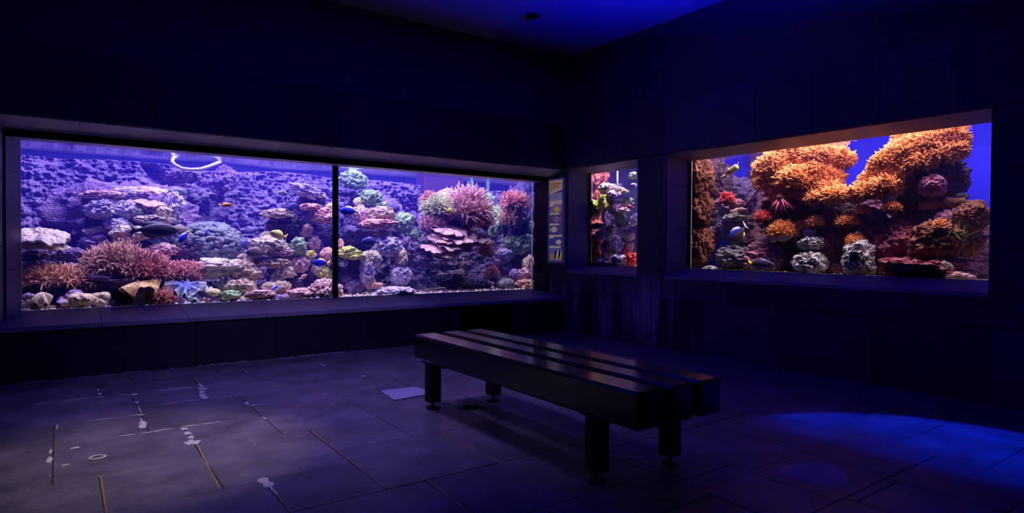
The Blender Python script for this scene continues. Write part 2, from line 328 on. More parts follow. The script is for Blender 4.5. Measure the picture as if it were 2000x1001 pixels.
# ================================================================== THE SETTING
rnd = random.Random(4)
def flagstones():
    """floor of flagstones: the slabs seen in the picture, then free filling; gaps show sandy grout"""
    fixed = [(-.75, -.03, 4.0, 4.43), (-.58, -.03, 3.36, 4.0), (-.75, .40, 4.43, 5.09), (.40, .82, 4.64, 5.09), (.40, 1.0, 4.0, 4.64), (-.03, .40, 4.0, 4.43), (.82, 1.95, 4.64, 5.09), (1.0, 1.95, 4.28, 4.64),
             (.57, 1.0, 3.54, 4.0), (1.0, 1.57, 3.54, 4.28), (-.03, .57, 3.36, 4.0), (.57, 1.14, 2.89, 3.54), (.14, .57, 2.89, 3.36), (-.5, .14, 2.7, 3.36),
             (1.14, 1.57, 3.09, 3.54), (1.57, 2.1, 3.09, 3.72), (1.14, 1.73, 2.48, 3.09), (.73, 1.14, 2.48, 2.89), (.14, .73, 2.2, 2.89), (.73, 1.32, 1.95, 2.48),
             (1.32, 1.9, 1.95, 2.48), (1.73, 2.3, 2.48, 3.09), (-.5, .225, 5.09, 5.56), (.225, .84, 5.09, 5.56), (.84, 1.25, 5.09, 5.56), (1.25, 1.86, 5.09, 5.56), (1.86, 2.5, 5.09, 5.56),
             (2.62, 3.12, 1.3, 1.72), (3.12, 3.6, 1.3, 1.87), (3.6, 3.98, 1.51, 1.87), (3.98, 4.4, 1.51, 1.87), (3.6, 4.18, 1.08, 1.51), (4.18, 4.7, 1.08, 1.51), (3.1, 3.6, .85, 1.3)]
    X0, X1, Y0, Yb, g = -2.2, XR, -2., YO, .01
    nx, ny = int(round((X1-X0)/g)), int(round((Yb-Y0)/g)); occ = np.zeros((nx+1, ny+1), bool)
    ix = lambda x: int(round((x-X0)/g)); iy = lambda y: int(round((y-Y0)/g))
    for a in fixed: occ[ix(a[0]):ix(a[1]), iy(a[2]):iy(a[3])] = True
    out = list(fixed); r = random.Random(8)
    for j in range(ny):
        for i in range(nx):
            if occ[i, j]: continue
            w = r.choice([38, 44, 50, 56, 62]); hgt = r.choice([40, 46, 52, 60])
            i2 = i
            while i2 < nx and i2-i < w and not occ[i2, j]: i2 += 1
            j2 = j
            while j2 < ny and j2-j < hgt and not occ[i:i2, j2].any(): j2 += 1
            occ[i:i2, j:j2] = True
            if (i2-i)*(j2-j) > 30: out.append((X0+i*g, min(X1, X0+i2*g), Y0+j*g, min(Yb, Y0+j2*g)))
    m = MB(); m.box((X0, Y0, -.12), (X1, Yb, -.004), 1)
    for k, (a, b, c, d) in enumerate(out):
        q = .0022; m.cbox((a+q, c+q, -.05), (b-q, d-q, r.uniform(-.0012, .0012)), .002, 0, r.uniform(-.15, .15))
    # sandy grout showing along a few joints
    for x0, y0, x1, y1 in ((.14, 2.2, .145, 3.36), (.553, 2.9, .58, 3.62), (.73, 2.3, .735, 2.9), (1.30, 1.95, 1.33, 2.48), (1.14, 2.5, 1.145, 3.5), (1.73, 2.45, 1.733, 3.08), (3.6, .95, 3.605, 1.87)):
        m.slab((x0-.003, y0, -.004), (x0+.005, y0, -.004), (x1+.005, y1, -.004), (x1-.003, y1, -.004), (0, 0, .005), 2)
    # lime mortar crumbs pressed into the joints
    def blob(x, y, rx, ry, rot=0.):
        V = []; n = 14
        for k in range(n):
            rr = 1+.35*r.uniform(-1, 1); a = 2*PI*k/n; u, v = rx*rr*math.cos(a), ry*rr*math.sin(a)
            V.append((x+u*math.cos(rot)-v*math.sin(rot), y+u*math.sin(rot)+v*math.cos(rot), .0016))
        V.append((x, y, .0045)); m.add(V, [(k, (k+1) % n, n) for k in range(n)], 3)
    for x, y, rx, ry in ((.383, 4.14, .022, .05), (.39, 4.22, .018, .05), (.392, 4.30, .006, .05), (.40, 4.42, .014, .02), (.405, 4.6, .005, .12), (.41, 4.8, .012, .03), (.42, 5.05, .02, .03),
                         (.80, 4.72, .022, .08), (.815, 4.87, .02, .05), (.835, 4.98, .034, .04), (.845, 5.1, .012, .07), (.565, 3.66, .034, .045), (.575, 3.76, .016, .03), (.573, 3.85, .017, .03), (.57, 3.95, .02, .022),
                         (.735, 2.84, .022, .055), (.728, 2.89, .026, .03), (.735, 2.74, .006, .06), (.225, 5.2, .01, .05), (.22, 5.35, .007, .05), (.22, 5.1, .025, .014), (-.045, 3.75, .012, .05), (-.04, 3.9, .006, .05), (-.015, 4.4, .005, .06),
                         (.41, 3.99, .05, .007), (.30, 3.995, .04, .006), (.47, 4.0, .04, .006), (.60, 4.0, .05, .006), (.70, 3.995, .04, .006), (.38, 4.43, .06, .005), (.2, 4.435, .08, .004), (.10, 5.1, .1, .005), (-.1, 5.1, .05, .005),
                         (.65, 5.085, .08, .006), (.75, 5.08, .06, .006), (.60, 4.64, .07, .006), (.72, 4.64, .05, .005), (1.02, 4.28, .03, .008), (1.0, 4.36, .01, .04), (1.245, 5.45, .006, .08), (1.86, 5.4, .006, .1), (1.97, 4.75, .02, .02),
                         (.35, 5.09, .03, .005), (.02, 3.62, .018, .012), (.06, 3.9, .02, .015), (.75, 4.0, .02, .005), (1.0, 3.93, .006, .03)): blob(x, y, rx, ry)
    for k in range(26):                     # mortar line under the long tank wall
        x = rnd.uniform(-.3, 2.4); blob(x, YO-.012, rnd.uniform(.02, .07), .006)
    for k in range(40): blob(rnd.uniform(-.4, 2.2), rnd.uniform(2.4, 5.4), rnd.uniform(.002, .006), rnd.uniform(.002, .005))
    # worn pale patch on one slab by the far corner of the bench
    V = []; n = 20
    for k in range(n):
        a = 2*PI*k/n; rr = 1+.12*math.sin(3*a+1); V.append((2.86+.17*rr*math.cos(a), 1.52+.14*rr*math.sin(a), .0016))
    m.add(V, [tuple(range(n))], 4)
    return m.me('floor', [M['flag'], M['grout'], M['grout_y'], M['lime'], M['worn']])
M['worn'] = plain('worn_pale_stone', (196, 172, 174), .6, .3, noise=.1, nscale=12)
struct('floor', flagstones())
m = MB(); m.box((-2.4, -2.2, ZC), (XR+.2, YO+.2, ZC+.1)); struct('ceiling', m.me('ceiling', M['ceil']))

def subtract(r, holes):
    out = [r]
    for h in holes:
        nxt = []
        for a, b, c, d in out:
            e, f, g, k = h
            if e >= b or f <= a or g >= d or k <= c: nxt.append((a, b, c, d)); continue
            if a < e: nxt.append((a, e, c, d))
            if f < b: nxt.append((f, b, c, d))
            lo, hi = max(a, e), min(b, f)
            if c < g: nxt.append((lo, hi, c, g))
            if k < d: nxt.append((lo, hi, k, d))
        out = nxt
    return out
def cladding(m, courses, holes, put, seed):
    """courses: (z0, z1, [joints]); put(u0,u1,z0,z1,tint) lays one slate"""
    r = random.Random(seed)
    for z0, z1, js in courses:
        for a, b in zip(js[:-1], js[1:]):
            g = .0022; t = r.uniform(-.3, .3)
            for p in subtract((a+g, b-g, z0+g, z1-g), holes):
                if p[1]-p[0] > .004 and p[3]-p[2] > .004: put(*p, t)

# wall_left holds the long tank: opening x -0.37..XR, z .4194..2.005
m = MB(); TH = .03
OL = (-.372, XR+.5, .4194, 2.005)
joints = [-2.2, -1.6, -1.0, -.39, .13, .646, 1.171, 1.698, 2.235, 2.771, 3.29, 3.806, 4.33, 4.86, XR]
cladding(m, [(0, .4194, [-2.2, -1.4, -.6, .27, .95, 1.62, 2.28, 4.3, 3.6, 4.25, XR]), (.4194, 1.2, [-2.2, -1.2, -.372]), (1.2, 2.005, [-2.2, -1.2, -.372]), (2.005, ZB, joints)], [OL],
         lambda a, b, c, d, t: m.box((a, YO, c), (b, YO+TH, d), 0, t), 3)
m.box((-2.2, YO+TH, 0), (XR, Y1, .40), 1); m.box((-2.2, YO+TH, 2.03), (XR, YO+.12, ZB), 1); m.box((-2.2, YO+TH, .40), (-.42, Y1, 2.03), 1)
m.box((-2.2, YO+.012, ZB), (XR+.1, YO+.12, ZC), 2)                       # painted plaster above
wl = struct('wall_left', m.me('wall_left', [M['slate'], M['void'], M['plaster']]))
# its recess: sloping sill and soffit slabs, lintel, jambs
m = MB(); r = random.Random(5)
js = [-.372, .271, .899, 1.53, 2.107, 2.72, 3.33, 3.94, 4.55, XR]
for a, b in zip(js[:-1], js[1:]):
    g = .002; m.slab((a+g, YO-.012, .4194), (b-g, YO-.012, .4194), (b-g, YG, .4793), (a+g, YG, .4793), (0, 0, -.035), 0, r.uniform(-.12, .12))
struct('trim_1', m.me('tank_sill', M['reveal']))
m = MB(); js = [-.372, .13, .646, 1.171, 1.698, 2.16, 2.70, 3.2, 3.66, 4.15, 4.65, XR]
for a, b in zip(js[:-1], js[1:]):
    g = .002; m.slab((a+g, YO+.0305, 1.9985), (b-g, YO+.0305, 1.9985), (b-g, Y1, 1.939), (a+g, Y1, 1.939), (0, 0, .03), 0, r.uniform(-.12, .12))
m.box((-.5, Y1, 1.884), (XR, Y1+.05, 2.1), 1)                              # lintel face, its shade painted near-black
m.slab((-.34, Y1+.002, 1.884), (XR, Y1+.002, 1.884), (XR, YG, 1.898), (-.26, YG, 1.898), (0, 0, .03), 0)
struct('trim_2', m.me('tank_soffit', [slate('honed_soffit_lit', (214, 208, 212), .12, .5, .35), M['void']]))  # soffit slate lightened to stand for light coming up from the tank
m = MB()
for z0, z1, t in ((.40, 1.02, .1), (1.025, 1.55, -.1), (1.555, 2.02, 0.)):
    m.slab((-.374, YO+.0305, z0), (-.355, Y1, z0), (-.355, Y1, z1), (-.374, YO+.0305, z1), (-.04, 0, 0), 0, t)
m.box((-.40, Y1, .40), (-.338, Y1+.02, 2.02), 1)
for z0, z1, t in ((.45, .83, .12), (.835, 1.62, 0.), (1.625, 1.90, -.1)):
    m.slab((-.338, Y1+.02, z0), (-.26, YG, z0), (-.26, YG, z1), (-.338, Y1+.02, z1), (-.05, 0, 0), 0, t)
struct('trim_3', m.me('tank_jamb', [M['reveal'], M['void']]))

# wall_right: slate with two openings, running on past the corner into the recess of the long tank
m = MB()
OS, OB = (4.751, 5.93, .7557, 2.0152), (1.549, 4.365, .7557, 2.0152)
yj = [-2., -1.4, -.9, -.38, .15, .68, 1.22, 1.749, 2.275, 2.805, 3.34, 3.879, 4.398, 4.938, 5.45, YO]
y2 = [-2., -1.1, -.3, .5, 1.528, 2.3, 3.1, 3.88, 4.416, 4.947, 5.47, YO]
cladding(m, [(0, .516, y2), (.516, .7557, [-2., -1.2, -.4, .4, 1.2, 2., 2.8, 3.6, 4.14, 4.68, 5.3, YO]), (.7557, 1.172, y2), (1.172, 1.597, yj), (1.597, 2.02, y2), (2.02, ZB, yj)], [OS, OB],
         lambda a, b, c, d, t: m.box((XR, a, c), (XR+TH, b, d), 0, t), 9)
ex = lambda h_: (h_[0]-.034, h_[1]+(.034 if h_[1] < 5 else .02), h_[2]-.04, h_[3]+.04)
for p in subtract((-2., YO, 0, ZB), [ex(OS), ex(OB)]): m.box((XR+TH, p[0], p[2]), (XR+.12, p[1], p[3]), 1)
for z0, z1, t in ((.40, .74, .1), (.743, 1.25, 0.), (1.253, 2.01, -.1)): m.box((XR+.001, YO, z0), (XR+TH, Y1, z1), 0, t)
m.box((XR+.012, -2., ZB), (XR+.12, YO+.1, ZC), 2)
m.box((XR+.012, Y1, .4), (XR+TH, Y1+.014, 1.95), 1)
for z0, z1, t in ((.45, .70, .1), (.703, 1.9, -.05)): m.box((XR+.004, Y1+.014, z0), (XR+TH, YG, z1), 3, t)
struct('wall_right', m.me('wall_right', [M['slate_r'], M['void'], M['plaster'], M['slate']]))
m = MB(); r = random.Random(6)
for (y0, y1, zb, zt, gb, gt), nn in (((4.751, 5.93, .7557, 2.0152, .8208, 1.978), 2), ((1.549, 4.365, .7557, 2.0152, .8208, 1.978), 4)):
    for k in range(nn):
        a = y0+(y1-y0)*k/nn+.0015; b = y0+(y1-y0)*(k+1)/nn-.0015
        m.slab((XR-.006, a, zb-.001), (XR-.006, b, zb-.001), (XG, b, gb), (XG, a, gb), (0, 0, -.03), 0, r.uniform(-.1, .1))
        m.slab((XR+.0305, a, zt-.003), (XR+.0305, b, zt-.003), (XG, b, gt), (XG, a, gt), (0, 0, .03), 0, r.uniform(-.1, .1))
    for z0, z1, t in ((.74, 1.25, .06), (1.254, 1.7, 0.), (1.704, 2.03, -.06)):
        m.slab((XR+.0305, y1, z0), (XG, y1, z0), (XG, y1, z1), (XR+.0305, y1, z1), (0, .03, 0), 0, t)
        m.slab((XR+.0305, y0, z0), (XG, y0, z0), (XG, y0, z1), (XR+.0305, y0, z1), (0, -.03, 0), 0, t)
    m.box((XG-.03, y1-.012, gb), (XG, y1+.001, gt), 1); m.box((XG-.03, y0-.001, gb), (XG, y0+.012, gt), 1)
struct('trim_4', m.me('window_reveals', [M['reveal'], M['steel']]))
# the dim rest of the room, behind the viewer
m = MB(); m.box((-2.4, -2.2, 0), (-2.2, YO, ZC)); struct('wall_side', m.me('wall_side', M['plaster']))
m = MB(); m.box((-2.4, -2.4, 0), (XR+.2, -2.2, ZC)); struct('wall_back', m.me('wall_back', M['plaster']))

# panes
def pane(name, a, b):
    m = MB(); m.box(a, b); return struct(name, m.me(name, M['glass']))
pane('window_1', (-.30, YG, .44), (2.391, YG+.02, 1.93)); pane('window_2', (2.439, YG, .44), (XR+.02, YG+.02, 1.93))
pane('window_3', (XG, 4.72, .80), (XG+.02, 5.96, 2.0)); pane('window_4', (XG, 1.52, .80), (XG+.02, 4.39, 2.0))
m = MB(); m.box((2.391, YG-.004, .478), (2.439, YG+.03, 1.90), 0)
for a, b in ((2.383, 2.391), (2.439, 2.447)): m.box((a, YG+.002, .48), (b, YG+.018, 1.897), 1)
struct('trim_5', m.me('mullion', [M['void'], M['seal']]))
m = MB()
m.box((-.262, YG+.021, .474), (XR, YG+.028, .484)); m.box((-.268, YG+.021, .48), (-.258, YG+.028, 1.9)); m.box((XR-.008, YG+.0205, .48), (XR+.003, YG+.028, 1.9))
for y0, y1 in ((4.751, 5.93), (1.549, 4.365)):
    m.box((XG+.021, y0, .816), (XG+.028, y1, .826)); m.box((XG+.021, y1-.006, .82), (XG+.028, y1+.004, 1.98))
struct('trim_6', m.me('pane_seals', M['seal']))

# tank shells: a box of panels round each body of water
def shell(name, x0, x1, y0, y1, z0, z1, mats, skip):
    m = MB(); t = .04; s = {'x0': (( x0-t, y0, z0), (x0, y1, z1)), 'x1': ((x1, y0, z0), (x1+t, y1, z1)), 'y0': ((x0, y0-t, z0), (x1, y0, z1)), 'y1': ((x0, y1, z0), (x1, y1+t, z1)),
                            'z0': ((x0, y0, z0-t), (x1, y1, z0)), 'z1': ((x0, y0, z1), (x1, y1, z1+t))}
    for k, (a, b) in s.items():
        if k in skip: continue
        m.box(a, b, 1 if k in ('z1',) else 0)
    return struct(name, m.me(name, mats))
ZW = 2.0
shell('wall_reef_tank', -.75, 6.75, YG+.02, 8.35, .40, 4.3, [M['indigo'], M['void']], ('y0',))
m = MB(); m.box((-.79, YG-.02, 1.93), (6.79, YG+.02, 4.3)); m.box((-.79, YG-.02, .3), (6.79, YG+.02, .44)); m.box((-.79, YG-.02, .4), (-.30, YG+.02, 1.95)); m.box((XR+.02, YG-.02, .4), (6.79, YG+.02, 2.0))
struct('wall_tank_front', m.me('wall_tank_front', M['void']))
shell('wall_corner_tank', XG+.02, 6.45, 4.62, 6.45, .70, 4.3, [M['indigo'], M['void']], ('x0',))
shell('wall_orange_tank', XG+.02, 7.05, .9, 4.52, .70, 4.3, [M['bluepanel'], M['void']], ('x0',))
m = MB()
m.box((XG-.02, .86, 2.0), (XG+.02, 6.50, 4.3)); m.box((XG-.02, .86, .6), (XG+.02, 6.50, .80))
for a, b in ((.86, 1.52), (4.39, 4.72), (5.96, 6.50)): m.box((XG-.02, a, .8), (XG+.02, b, 2.0))
struct('wall_tank_side', m.me('wall_tank_side', M['void']))
def water(name, x0, x1, y0, y1, z):
    m = MB(); m.quad((x0, y0, z), (x1, y0, z), (x1, y1, z), (x0, y1, z)); o = link(name, m.me(name, M['water'])); o['kind'] = 'structure'
def water_body(name, a, b, dens, col):
    m = bpy.data.materials.new(name); m.use_nodes = True; nd, ln = m.node_tree.nodes, m.node_tree.links; nd.remove(nd['Principled BSDF'])
    v = nd.new('ShaderNodeVolumeScatter'); v.inputs['Density'].default_value = dens; v.inputs['Color'].default_value = col; v.inputs['Anisotropy'].default_value = .2
    ln.new(v.outputs[0], nd['Material Output'].inputs['Volume']); mb = MB(); mb.box(a, b); o = link(name, mb.me(name, m)); o['kind'] = 'structure'
HAZE = .2
water_body('water_1', (-.74, YG+.03, .41), (6.74, 8.34, 1.99), HAZE, (.06, .04, 1., 1))
water_body('water_2', (XG+.03, 4.63, .71), (6.44, 6.44, 2.01), HAZE*.6, (.25, .16, 1., 1))
water_body('water_3', (XG+.03, .91, .71), (7.04, 4.51, 2.01), HAZE*.4, (.3, .2, 1., 1))
water('water_surface_1', -.75, 6.75, YG+.02, 8.35, ZW); water('water_surface_2', XG+.02, 6.45, 4.62, 6.45, 2.02); water('water_surface_3', XG+.02, 7.05, .9, 4.52, 2.02)

# ================================================================== FURNISHINGS OF THE ROOM
def thing(name, label, cat, loc, rz=0., group=None):
    o = bpy.data.objects.new(name, None); C.objects.link(o); o.location = loc; o.rotation_euler = (0, 0, rz); o.empty_display_size = .1
    return tag(o, label, cat, group)
b = thing('bench', 'low slatted dark timber bench on four steel legs in the middle of the stone floor', 'bench', (2.14, 2.70, 0), -.008)
ZT, ZU = .47, .312
for u0, u1 in ((-.27, -.112), (-.062, .072), (.118, .265)):
    m = MB(); m.cbox((u0, -.99, ZU), (u1, .99, ZT), .012); link('beam', m.me('bench_beam', M['wood']), b)
LEG = {}
for u, v in ((-.2, .85), (.235, .80), (-.185, -.665), (.262, -.70)):
    m = MB(); m.cbox((u-.04, v-.04, .045), (u+.04, v+.04, ZU-.012), .005); m.box((u-.055, v-.055, ZU-.012), (u+.055, v+.055, ZU))
    lg = link('leg', m.me('bench_leg', M['steel']), b)
    m = MB(); m.lathe([(.004, 0), (.042, 0), (.044, .006), (.030, .014), (.012, .018), (.009, .022), (.009, .047)], 20, 0, (u, v, 0)); link('levelling_foot', m.me('levelling_foot', M['dark'], True), lg)
for v in (.82, -.68):
    m = MB(); m.cbox((-.16, v-.03, ZU-.05), (.21, v+.03, ZU), .004); link('cross_rail', m.me('cross_rail', M['dark']), b)

m = MB(); m.slab((1.865, 4.183, .002), (1.831, 3.881, .002), (2.16, 3.907, .002), (2.128, 4.162, .002), (0, 0, .004))
o = link('floor_plate', m.me('floor_plate', M['plate']) if 'plate' in M else m.me('floor_plate', plain('pale_plate', (200, 196, 206), .45, .4, noise=.06, nscale=6)))
tag(o, 'pale square plate lying flat on the flagstones beside the bench leg', 'plate')
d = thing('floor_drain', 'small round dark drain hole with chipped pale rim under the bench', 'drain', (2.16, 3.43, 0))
m = MB(); n = 28; rr = random.Random(3); V = []
for k in range(n):
    a = 2*PI*k/n; V += [(.062*math.cos(a), .062*math.sin(a), .003), ((.078+.02*rr.random())*math.cos(a), (.078+.02*rr.random())*math.sin(a), .002)]
m.add(V, [(2*k, 2*k+1, (2*k+3) % (2*n), (2*k+2) % (2*n)) for k in range(n)]); link('rim', m.me('drain_rim', plain('chipped_cement', (120, 110, 100), .9, .2, noise=.3, nscale=40)), d)
m = MB(); m.lathe([(.001, .0018), (.064, .0018), (.064, .003), (.05, .003), (.04, .0022), (.001, .0022)], 28); link('cover', m.me('drain_cover', M['void']), d)  # flat black disc painting the darkness inside the hole
m = MB(); V = []; n = 24
for k in range(n):
    a = 2*PI*k/n; V += [(.026*math.cos(a), .026*math.sin(a), .002), (.031*math.cos(a), .031*math.sin(a), .006), (.038*math.cos(a), .038*math.sin(a), .002)]
m.add(V, [f for k in range(n) for f in ((3*k, 3*k+1, (3*k+4) % (3*n), (3*k+3) % (3*n)), (3*k+1, 3*k+2, (3*k+5) % (3*n), (3*k+4) % (3*n)))])
o = link('washer', m.me('washer', M['lime']), None, (.146, 3.661, .001)); tag(o, 'small pale ring lying on the lit flagstones', 'ring')
d = thing('ceiling_fitting', 'small round dark fitting on the blue ceiling', 'ceiling light', (3.914, 5.072, ZC))
m = MB(); m.lathe([(.001, 0), (.072, 0), (.072, -.012), (.064, -.02), (.05, -.02), (.048, -.008), (.001, -.008)], 32); link('ring', m.me('fitting_ring', M['dark'], True), d)
m = MB(); m.lathe([(.001, -.009), (.046, -.009), (.04, -.022), (.02, -.03), (.001, -.032)], 24); link('lens', m.me('fitting_lens', M['void'], True), d)

# fish chart panel on the end wall of the recess (faces -x; u runs from its far edge to its near edge)
sg = thing('fish_chart', 'tall narrow fish chart with five pictures hung between the long tank and small window', 'sign', (XR, 5.965, .846))
SW, SH = .300, 1.062                       # local: y = 0 near edge .. SW far edge, z up, x = -depth
def sp(u, v, d=0.): return (-.018-d, SW*(1-u), SH*(1-v))
def sq(m, u0, v0, u1, v1, d, mi=0): m.slab(sp(u0, v1, d), sp(u1, v1, d), sp(u1, v0, d), sp(u0, v0, d), (.004, 0, 0), mi)
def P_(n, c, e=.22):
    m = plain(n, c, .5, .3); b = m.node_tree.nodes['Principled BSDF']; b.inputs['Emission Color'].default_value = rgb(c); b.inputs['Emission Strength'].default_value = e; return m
m = MB(); m.box((-.018, 0, 0), (-.002, SW, SH)); link('backing', m.me('chart_backing', P_('chart_violet', (110, 92, 180), .12)), sg)
m = MB()
for a, bb in (((-.026, -.004, -.004), (-.002, .022, SH+.004)), ((-.026, SW-.014, -.004), (-.002, SW+.004, SH+.004)), ((-.026, .022, -.004), (-.002, SW-.014, .014)), ((-.026, .022, SH-.016), (-.002, SW-.014, SH+.004))): m.box(a, bb)
link('frame', m.me('chart_frame', P_('chart_frame_violet', (104, 96, 176), .08)), sg)
m = MB(); V = [sp(.08, .025, .003), sp(.9, .025, .003)]; W = [sp(.06, .018, .001), sp(.92, .018, .001)]
for k in range(9):
    u = .9-.82*k/8; V.append(sp(u, .115+.055*(1-u)**.8, .003))
for k in range(9):
    u = .92-.86*k/8; W.append(sp(u, .122+.058*(1-u)**.8, .001))
m.add(W, [tuple(range(len(W)))], 1); m.add(V, [tuple(range(len(V)))], 0)
hd = link('title_panel', m.me('title_panel', [P_('chart_tan', (214, 168, 128)), P_('chart_cream', (232, 214, 206))]), sg); hd['label'] = 'tan title panel with worn brown lettering'
m = MB(); r = random.Random(2)
for v0, u1, hh in ((.062, .82, .016), (.092, .62, .014), (.118, .45, .014)):
    u = .15
    while u < u1:
        w = r.uniform(.025, .05); a_ = r.uniform(.25, 1)*hh; b_ = r.choice([.3, .3, .3, .8])*hh; sq(m, u, v0-a_*r.uniform(.6, 1), u+w*r.uniform(.5, 1), v0+b_, .0045); u += w+r.choice([.006, .008, .03])
link('lettering', m.me('title_lettering', P_('chart_brown', (120, 84, 60))), hd)
m = MB(); sq(m, .07, .17, .9, .262, .0006); o = link('picture', m.me('wave_picture', P_('chart_wave', (150, 150, 190), .2)), sg); o['label'] = 'picture of grey blue waves'
for k, (v0, v1, u1, c) in enumerate(((.262, .305, .92, 0), (.405, .428, .72, 0), (.532, .555, .72, 0), (.668, .692, .92, 0), (.80, .825, .82, 0))):
    m = MB(); sq(m, .08, v0, u1, v1, .003)
    if k in (0, 3): sq(m, .08, v1-.002, .34, v1+.02, .003)
    link('caption_strip', m.me('caption_strip', P_('chart_strip', (226, 196, 186))), sg)
def flat_fish(m, u, v, ru, rv, mi, tail, flip=1):
    n = 16; V = []
    for k in range(n):
        a = 2*PI*k/n; V.append(sp(u+ru*math.cos(a), v+rv*math.sin(a)*(1-.25*math.cos(a)*flip), .0035))
    V += [sp(u-flip*ru*1.0, v, .0035), sp(u-flip*ru*1.55, v-rv*.7, .0035), sp(u-flip*ru*1.55, v+rv*.7, .0035)]
    m.add(V, [tuple(range(n)), (n, n+1, n+2)], mi)
    sq(m, u+flip*ru*.5-.015, v-.008, u+flip*ru*.5+.015, v, .005, 0)
pics = (('picture of a yellow fish', (146, 110, 190), (214, 200, 60), .6, .365, .17, .032, 1), ('picture of a purple fish', (104, 80, 120), (150, 120, 196), .52, .482, .2, .036, -1),
        ('picture of a pale fish', (96, 84, 150), (220, 204, 196), .42, .605, .2, .034, 1), ('picture of a cream fish on blue', (70, 76, 170), (226, 206, 190), .68, .755, .17, .03, -1))
for lab, bg, fg, u, v, ru, rv, fl in pics:
    m = MB(); sq(m, .08, v-.055, .9, v+.04, .0006, 1); flat_fish(m, u, v, ru, rv, 2, .3, fl)
    o = link('picture', m.me('fish_picture', [M['void'], P_('chart_bg', bg), P_('chart_fish', fg)]), sg); o['label'] = lab
m = MB(); sq(m, .08, .828, .9, .975, .0006, 1); sq(m, .12, .90, .42, .965, .002, 4)
for k in range(4):
    u = .42+.12*k; m.slab(sp(u, .96, .004), sp(u+.07, .96, .004), sp(u+.16, .86, .004), sp(u+.08, .85, .004), (.003, 0, 0), (0, 2, 0, 3)[k])
flat_fish(m, .72, .945, .14, .022, 3, .3, 1)
o = link('picture', m.me('fish_picture', [M['void'], P_('chart_bg', (120, 110, 190)), P_('chart_white', (226, 220, 226)), P_('chart_yellow', (220, 190, 60)), P_('chart_peach', (200, 140, 90))]), sg); o['label'] = 'picture of a black, white and yellow fish'

# ================================================================== REEF BUILDERS
def ico(sub):
    import bmesh
    bm = bmesh.new(); bmesh.ops.create_icosphere(bm, subdivisions=sub, radius=1.)
    V = np.array([v.co[:] for v in bm.verts]); Fs = np.array([[v.index for v in f.verts] for f in bm.faces]); bm.free(); return V, Fs
ICO = {k: ico(k) for k in (1, 2, 3, 4, 5, 6)}
def fib(n, seed=0, jit=.3):
    g = np.random.default_rng(seed); i = np.arange(n)+.5
    z = 1-2*i/n; ph = i*2.399963+g.normal(0, jit, n); r = np.sqrt(np.maximum(0, 1-z*z))
    P = np.stack([r*np.cos(ph), r*np.sin(ph), z], 1)+g.normal(0, jit*.25/np.sqrt(n/50), (n, 3)); return P/np.linalg.norm(P, axis=1, keepdims=True)
def stone(a, bb, c, seed, sub=4, amp=.3, rough=.16, knobs=0, kr=.3, kh=.2, freq=1.5, crumbs=0):
    """one irregular stone; knobs swell out of it where asked"""
    N, Fs = ICO[sub]; r = 1+amp*fbm(N*freq+seed*3.7, seed, 3)+rough*ridged(N*freq*2.3+seed, seed+5, 4)-.08*np.maximum(0, fbm(N*7+seed, seed+9, 2))*2
    if knobs:
        K = fib(knobs, seed, .5); g = np.random.default_rng(seed+1); kk = kr*g.uniform(.7, 1.25, knobs)
        dist = np.sqrt(np.maximum(0, 2-2*(N@K.T)))/kk
        r = r*.9+kh*np.sqrt(np.maximum(0, 1-dist.min(1)**2))
    if crumbs:                             # a crust of many little polyps and lumps
        K = fib(crumbs, seed+50, .8); g = np.random.default_rng(seed+2); kk = np.sqrt(7./crumbs)*g.uniform(.45, 1.2, crumbs); D2 = 2-2*(N@K.T)
        j = D2.argmin(1); r = r+.11*(14/(14+crumbs**.5))*kk[j]/kk.mean()*np.sqrt(np.maximum(0, 1-D2[np.arange(len(N)), j]/kk[j]**2))-.04
    V = N*r[:, None]*np.array([a, bb, c]); return V, Fs
def sub_for(px): return 6 if px > 46 else 5 if px > 18 else 4 if px > 14 else 3
def disc(a, bb, th, seed, ruff=.12, nth=140, nr=30):
    """one shelf of plate coral: lobed rim, bumpy top, thin rim and thicker middle"""
    g = np.random.default_rng(seed); th_ = np.linspace(0, 2*PI, nth, endpoint=False); rr = np.linspace(.02, 1, nr)
    T, R = np.meshgrid(th_, rr); q = np.stack([np.cos(T).ravel()*1.4, np.sin(T).ravel()*1.4, np.full(T.size, seed*1.3)], 1)
    lob = 1+.28*fbm(q*1.2, seed, 3)+.06*np.sin(T.ravel()*g.integers(7, 13)+seed)
    rad = R.ravel()*lob; x, y = rad*np.cos(T.ravel())*a, rad*np.sin(T.ravel())*bb
    bump = ridged(np.stack([x, y, np.zeros_like(x)], 1)*9/max(a, .05)*.35+seed, seed, 3)
    z = th*(.5+.35*bump)*(1.15-R.ravel()**3)+ruff*min(a, bb)*R.ravel()**2*fbm(q*2+9, seed+3, 2)*1.6
    zb = z-th*(.25+1.1*(1-R.ravel()))
    V = np.vstack([np.stack([x, y, z], 1), np.stack([x, y, zb], 1)]); n = T.size; Fs = []
    for i in range(nr-1):
        for k in range(nth):
            k2 = (k+1) % nth; p, q_, r_, s_ = i*nth+k, i*nth+k2, (i+1)*nth+k2, (i+1)*nth+k
            Fs += [(p, s_, r_, q_), (n+p, n+q_, n+r_, n+s_)]
    for k in range(nth):
        k2 = (k+1) % nth; o = (nr-1)*nth; Fs.append((o+k, n+o+k, n+o+k2, o+k2))
    Fs += [tuple(range(nth)), tuple(n+k for k in range(nth))[::-1]]
    return V, Fs
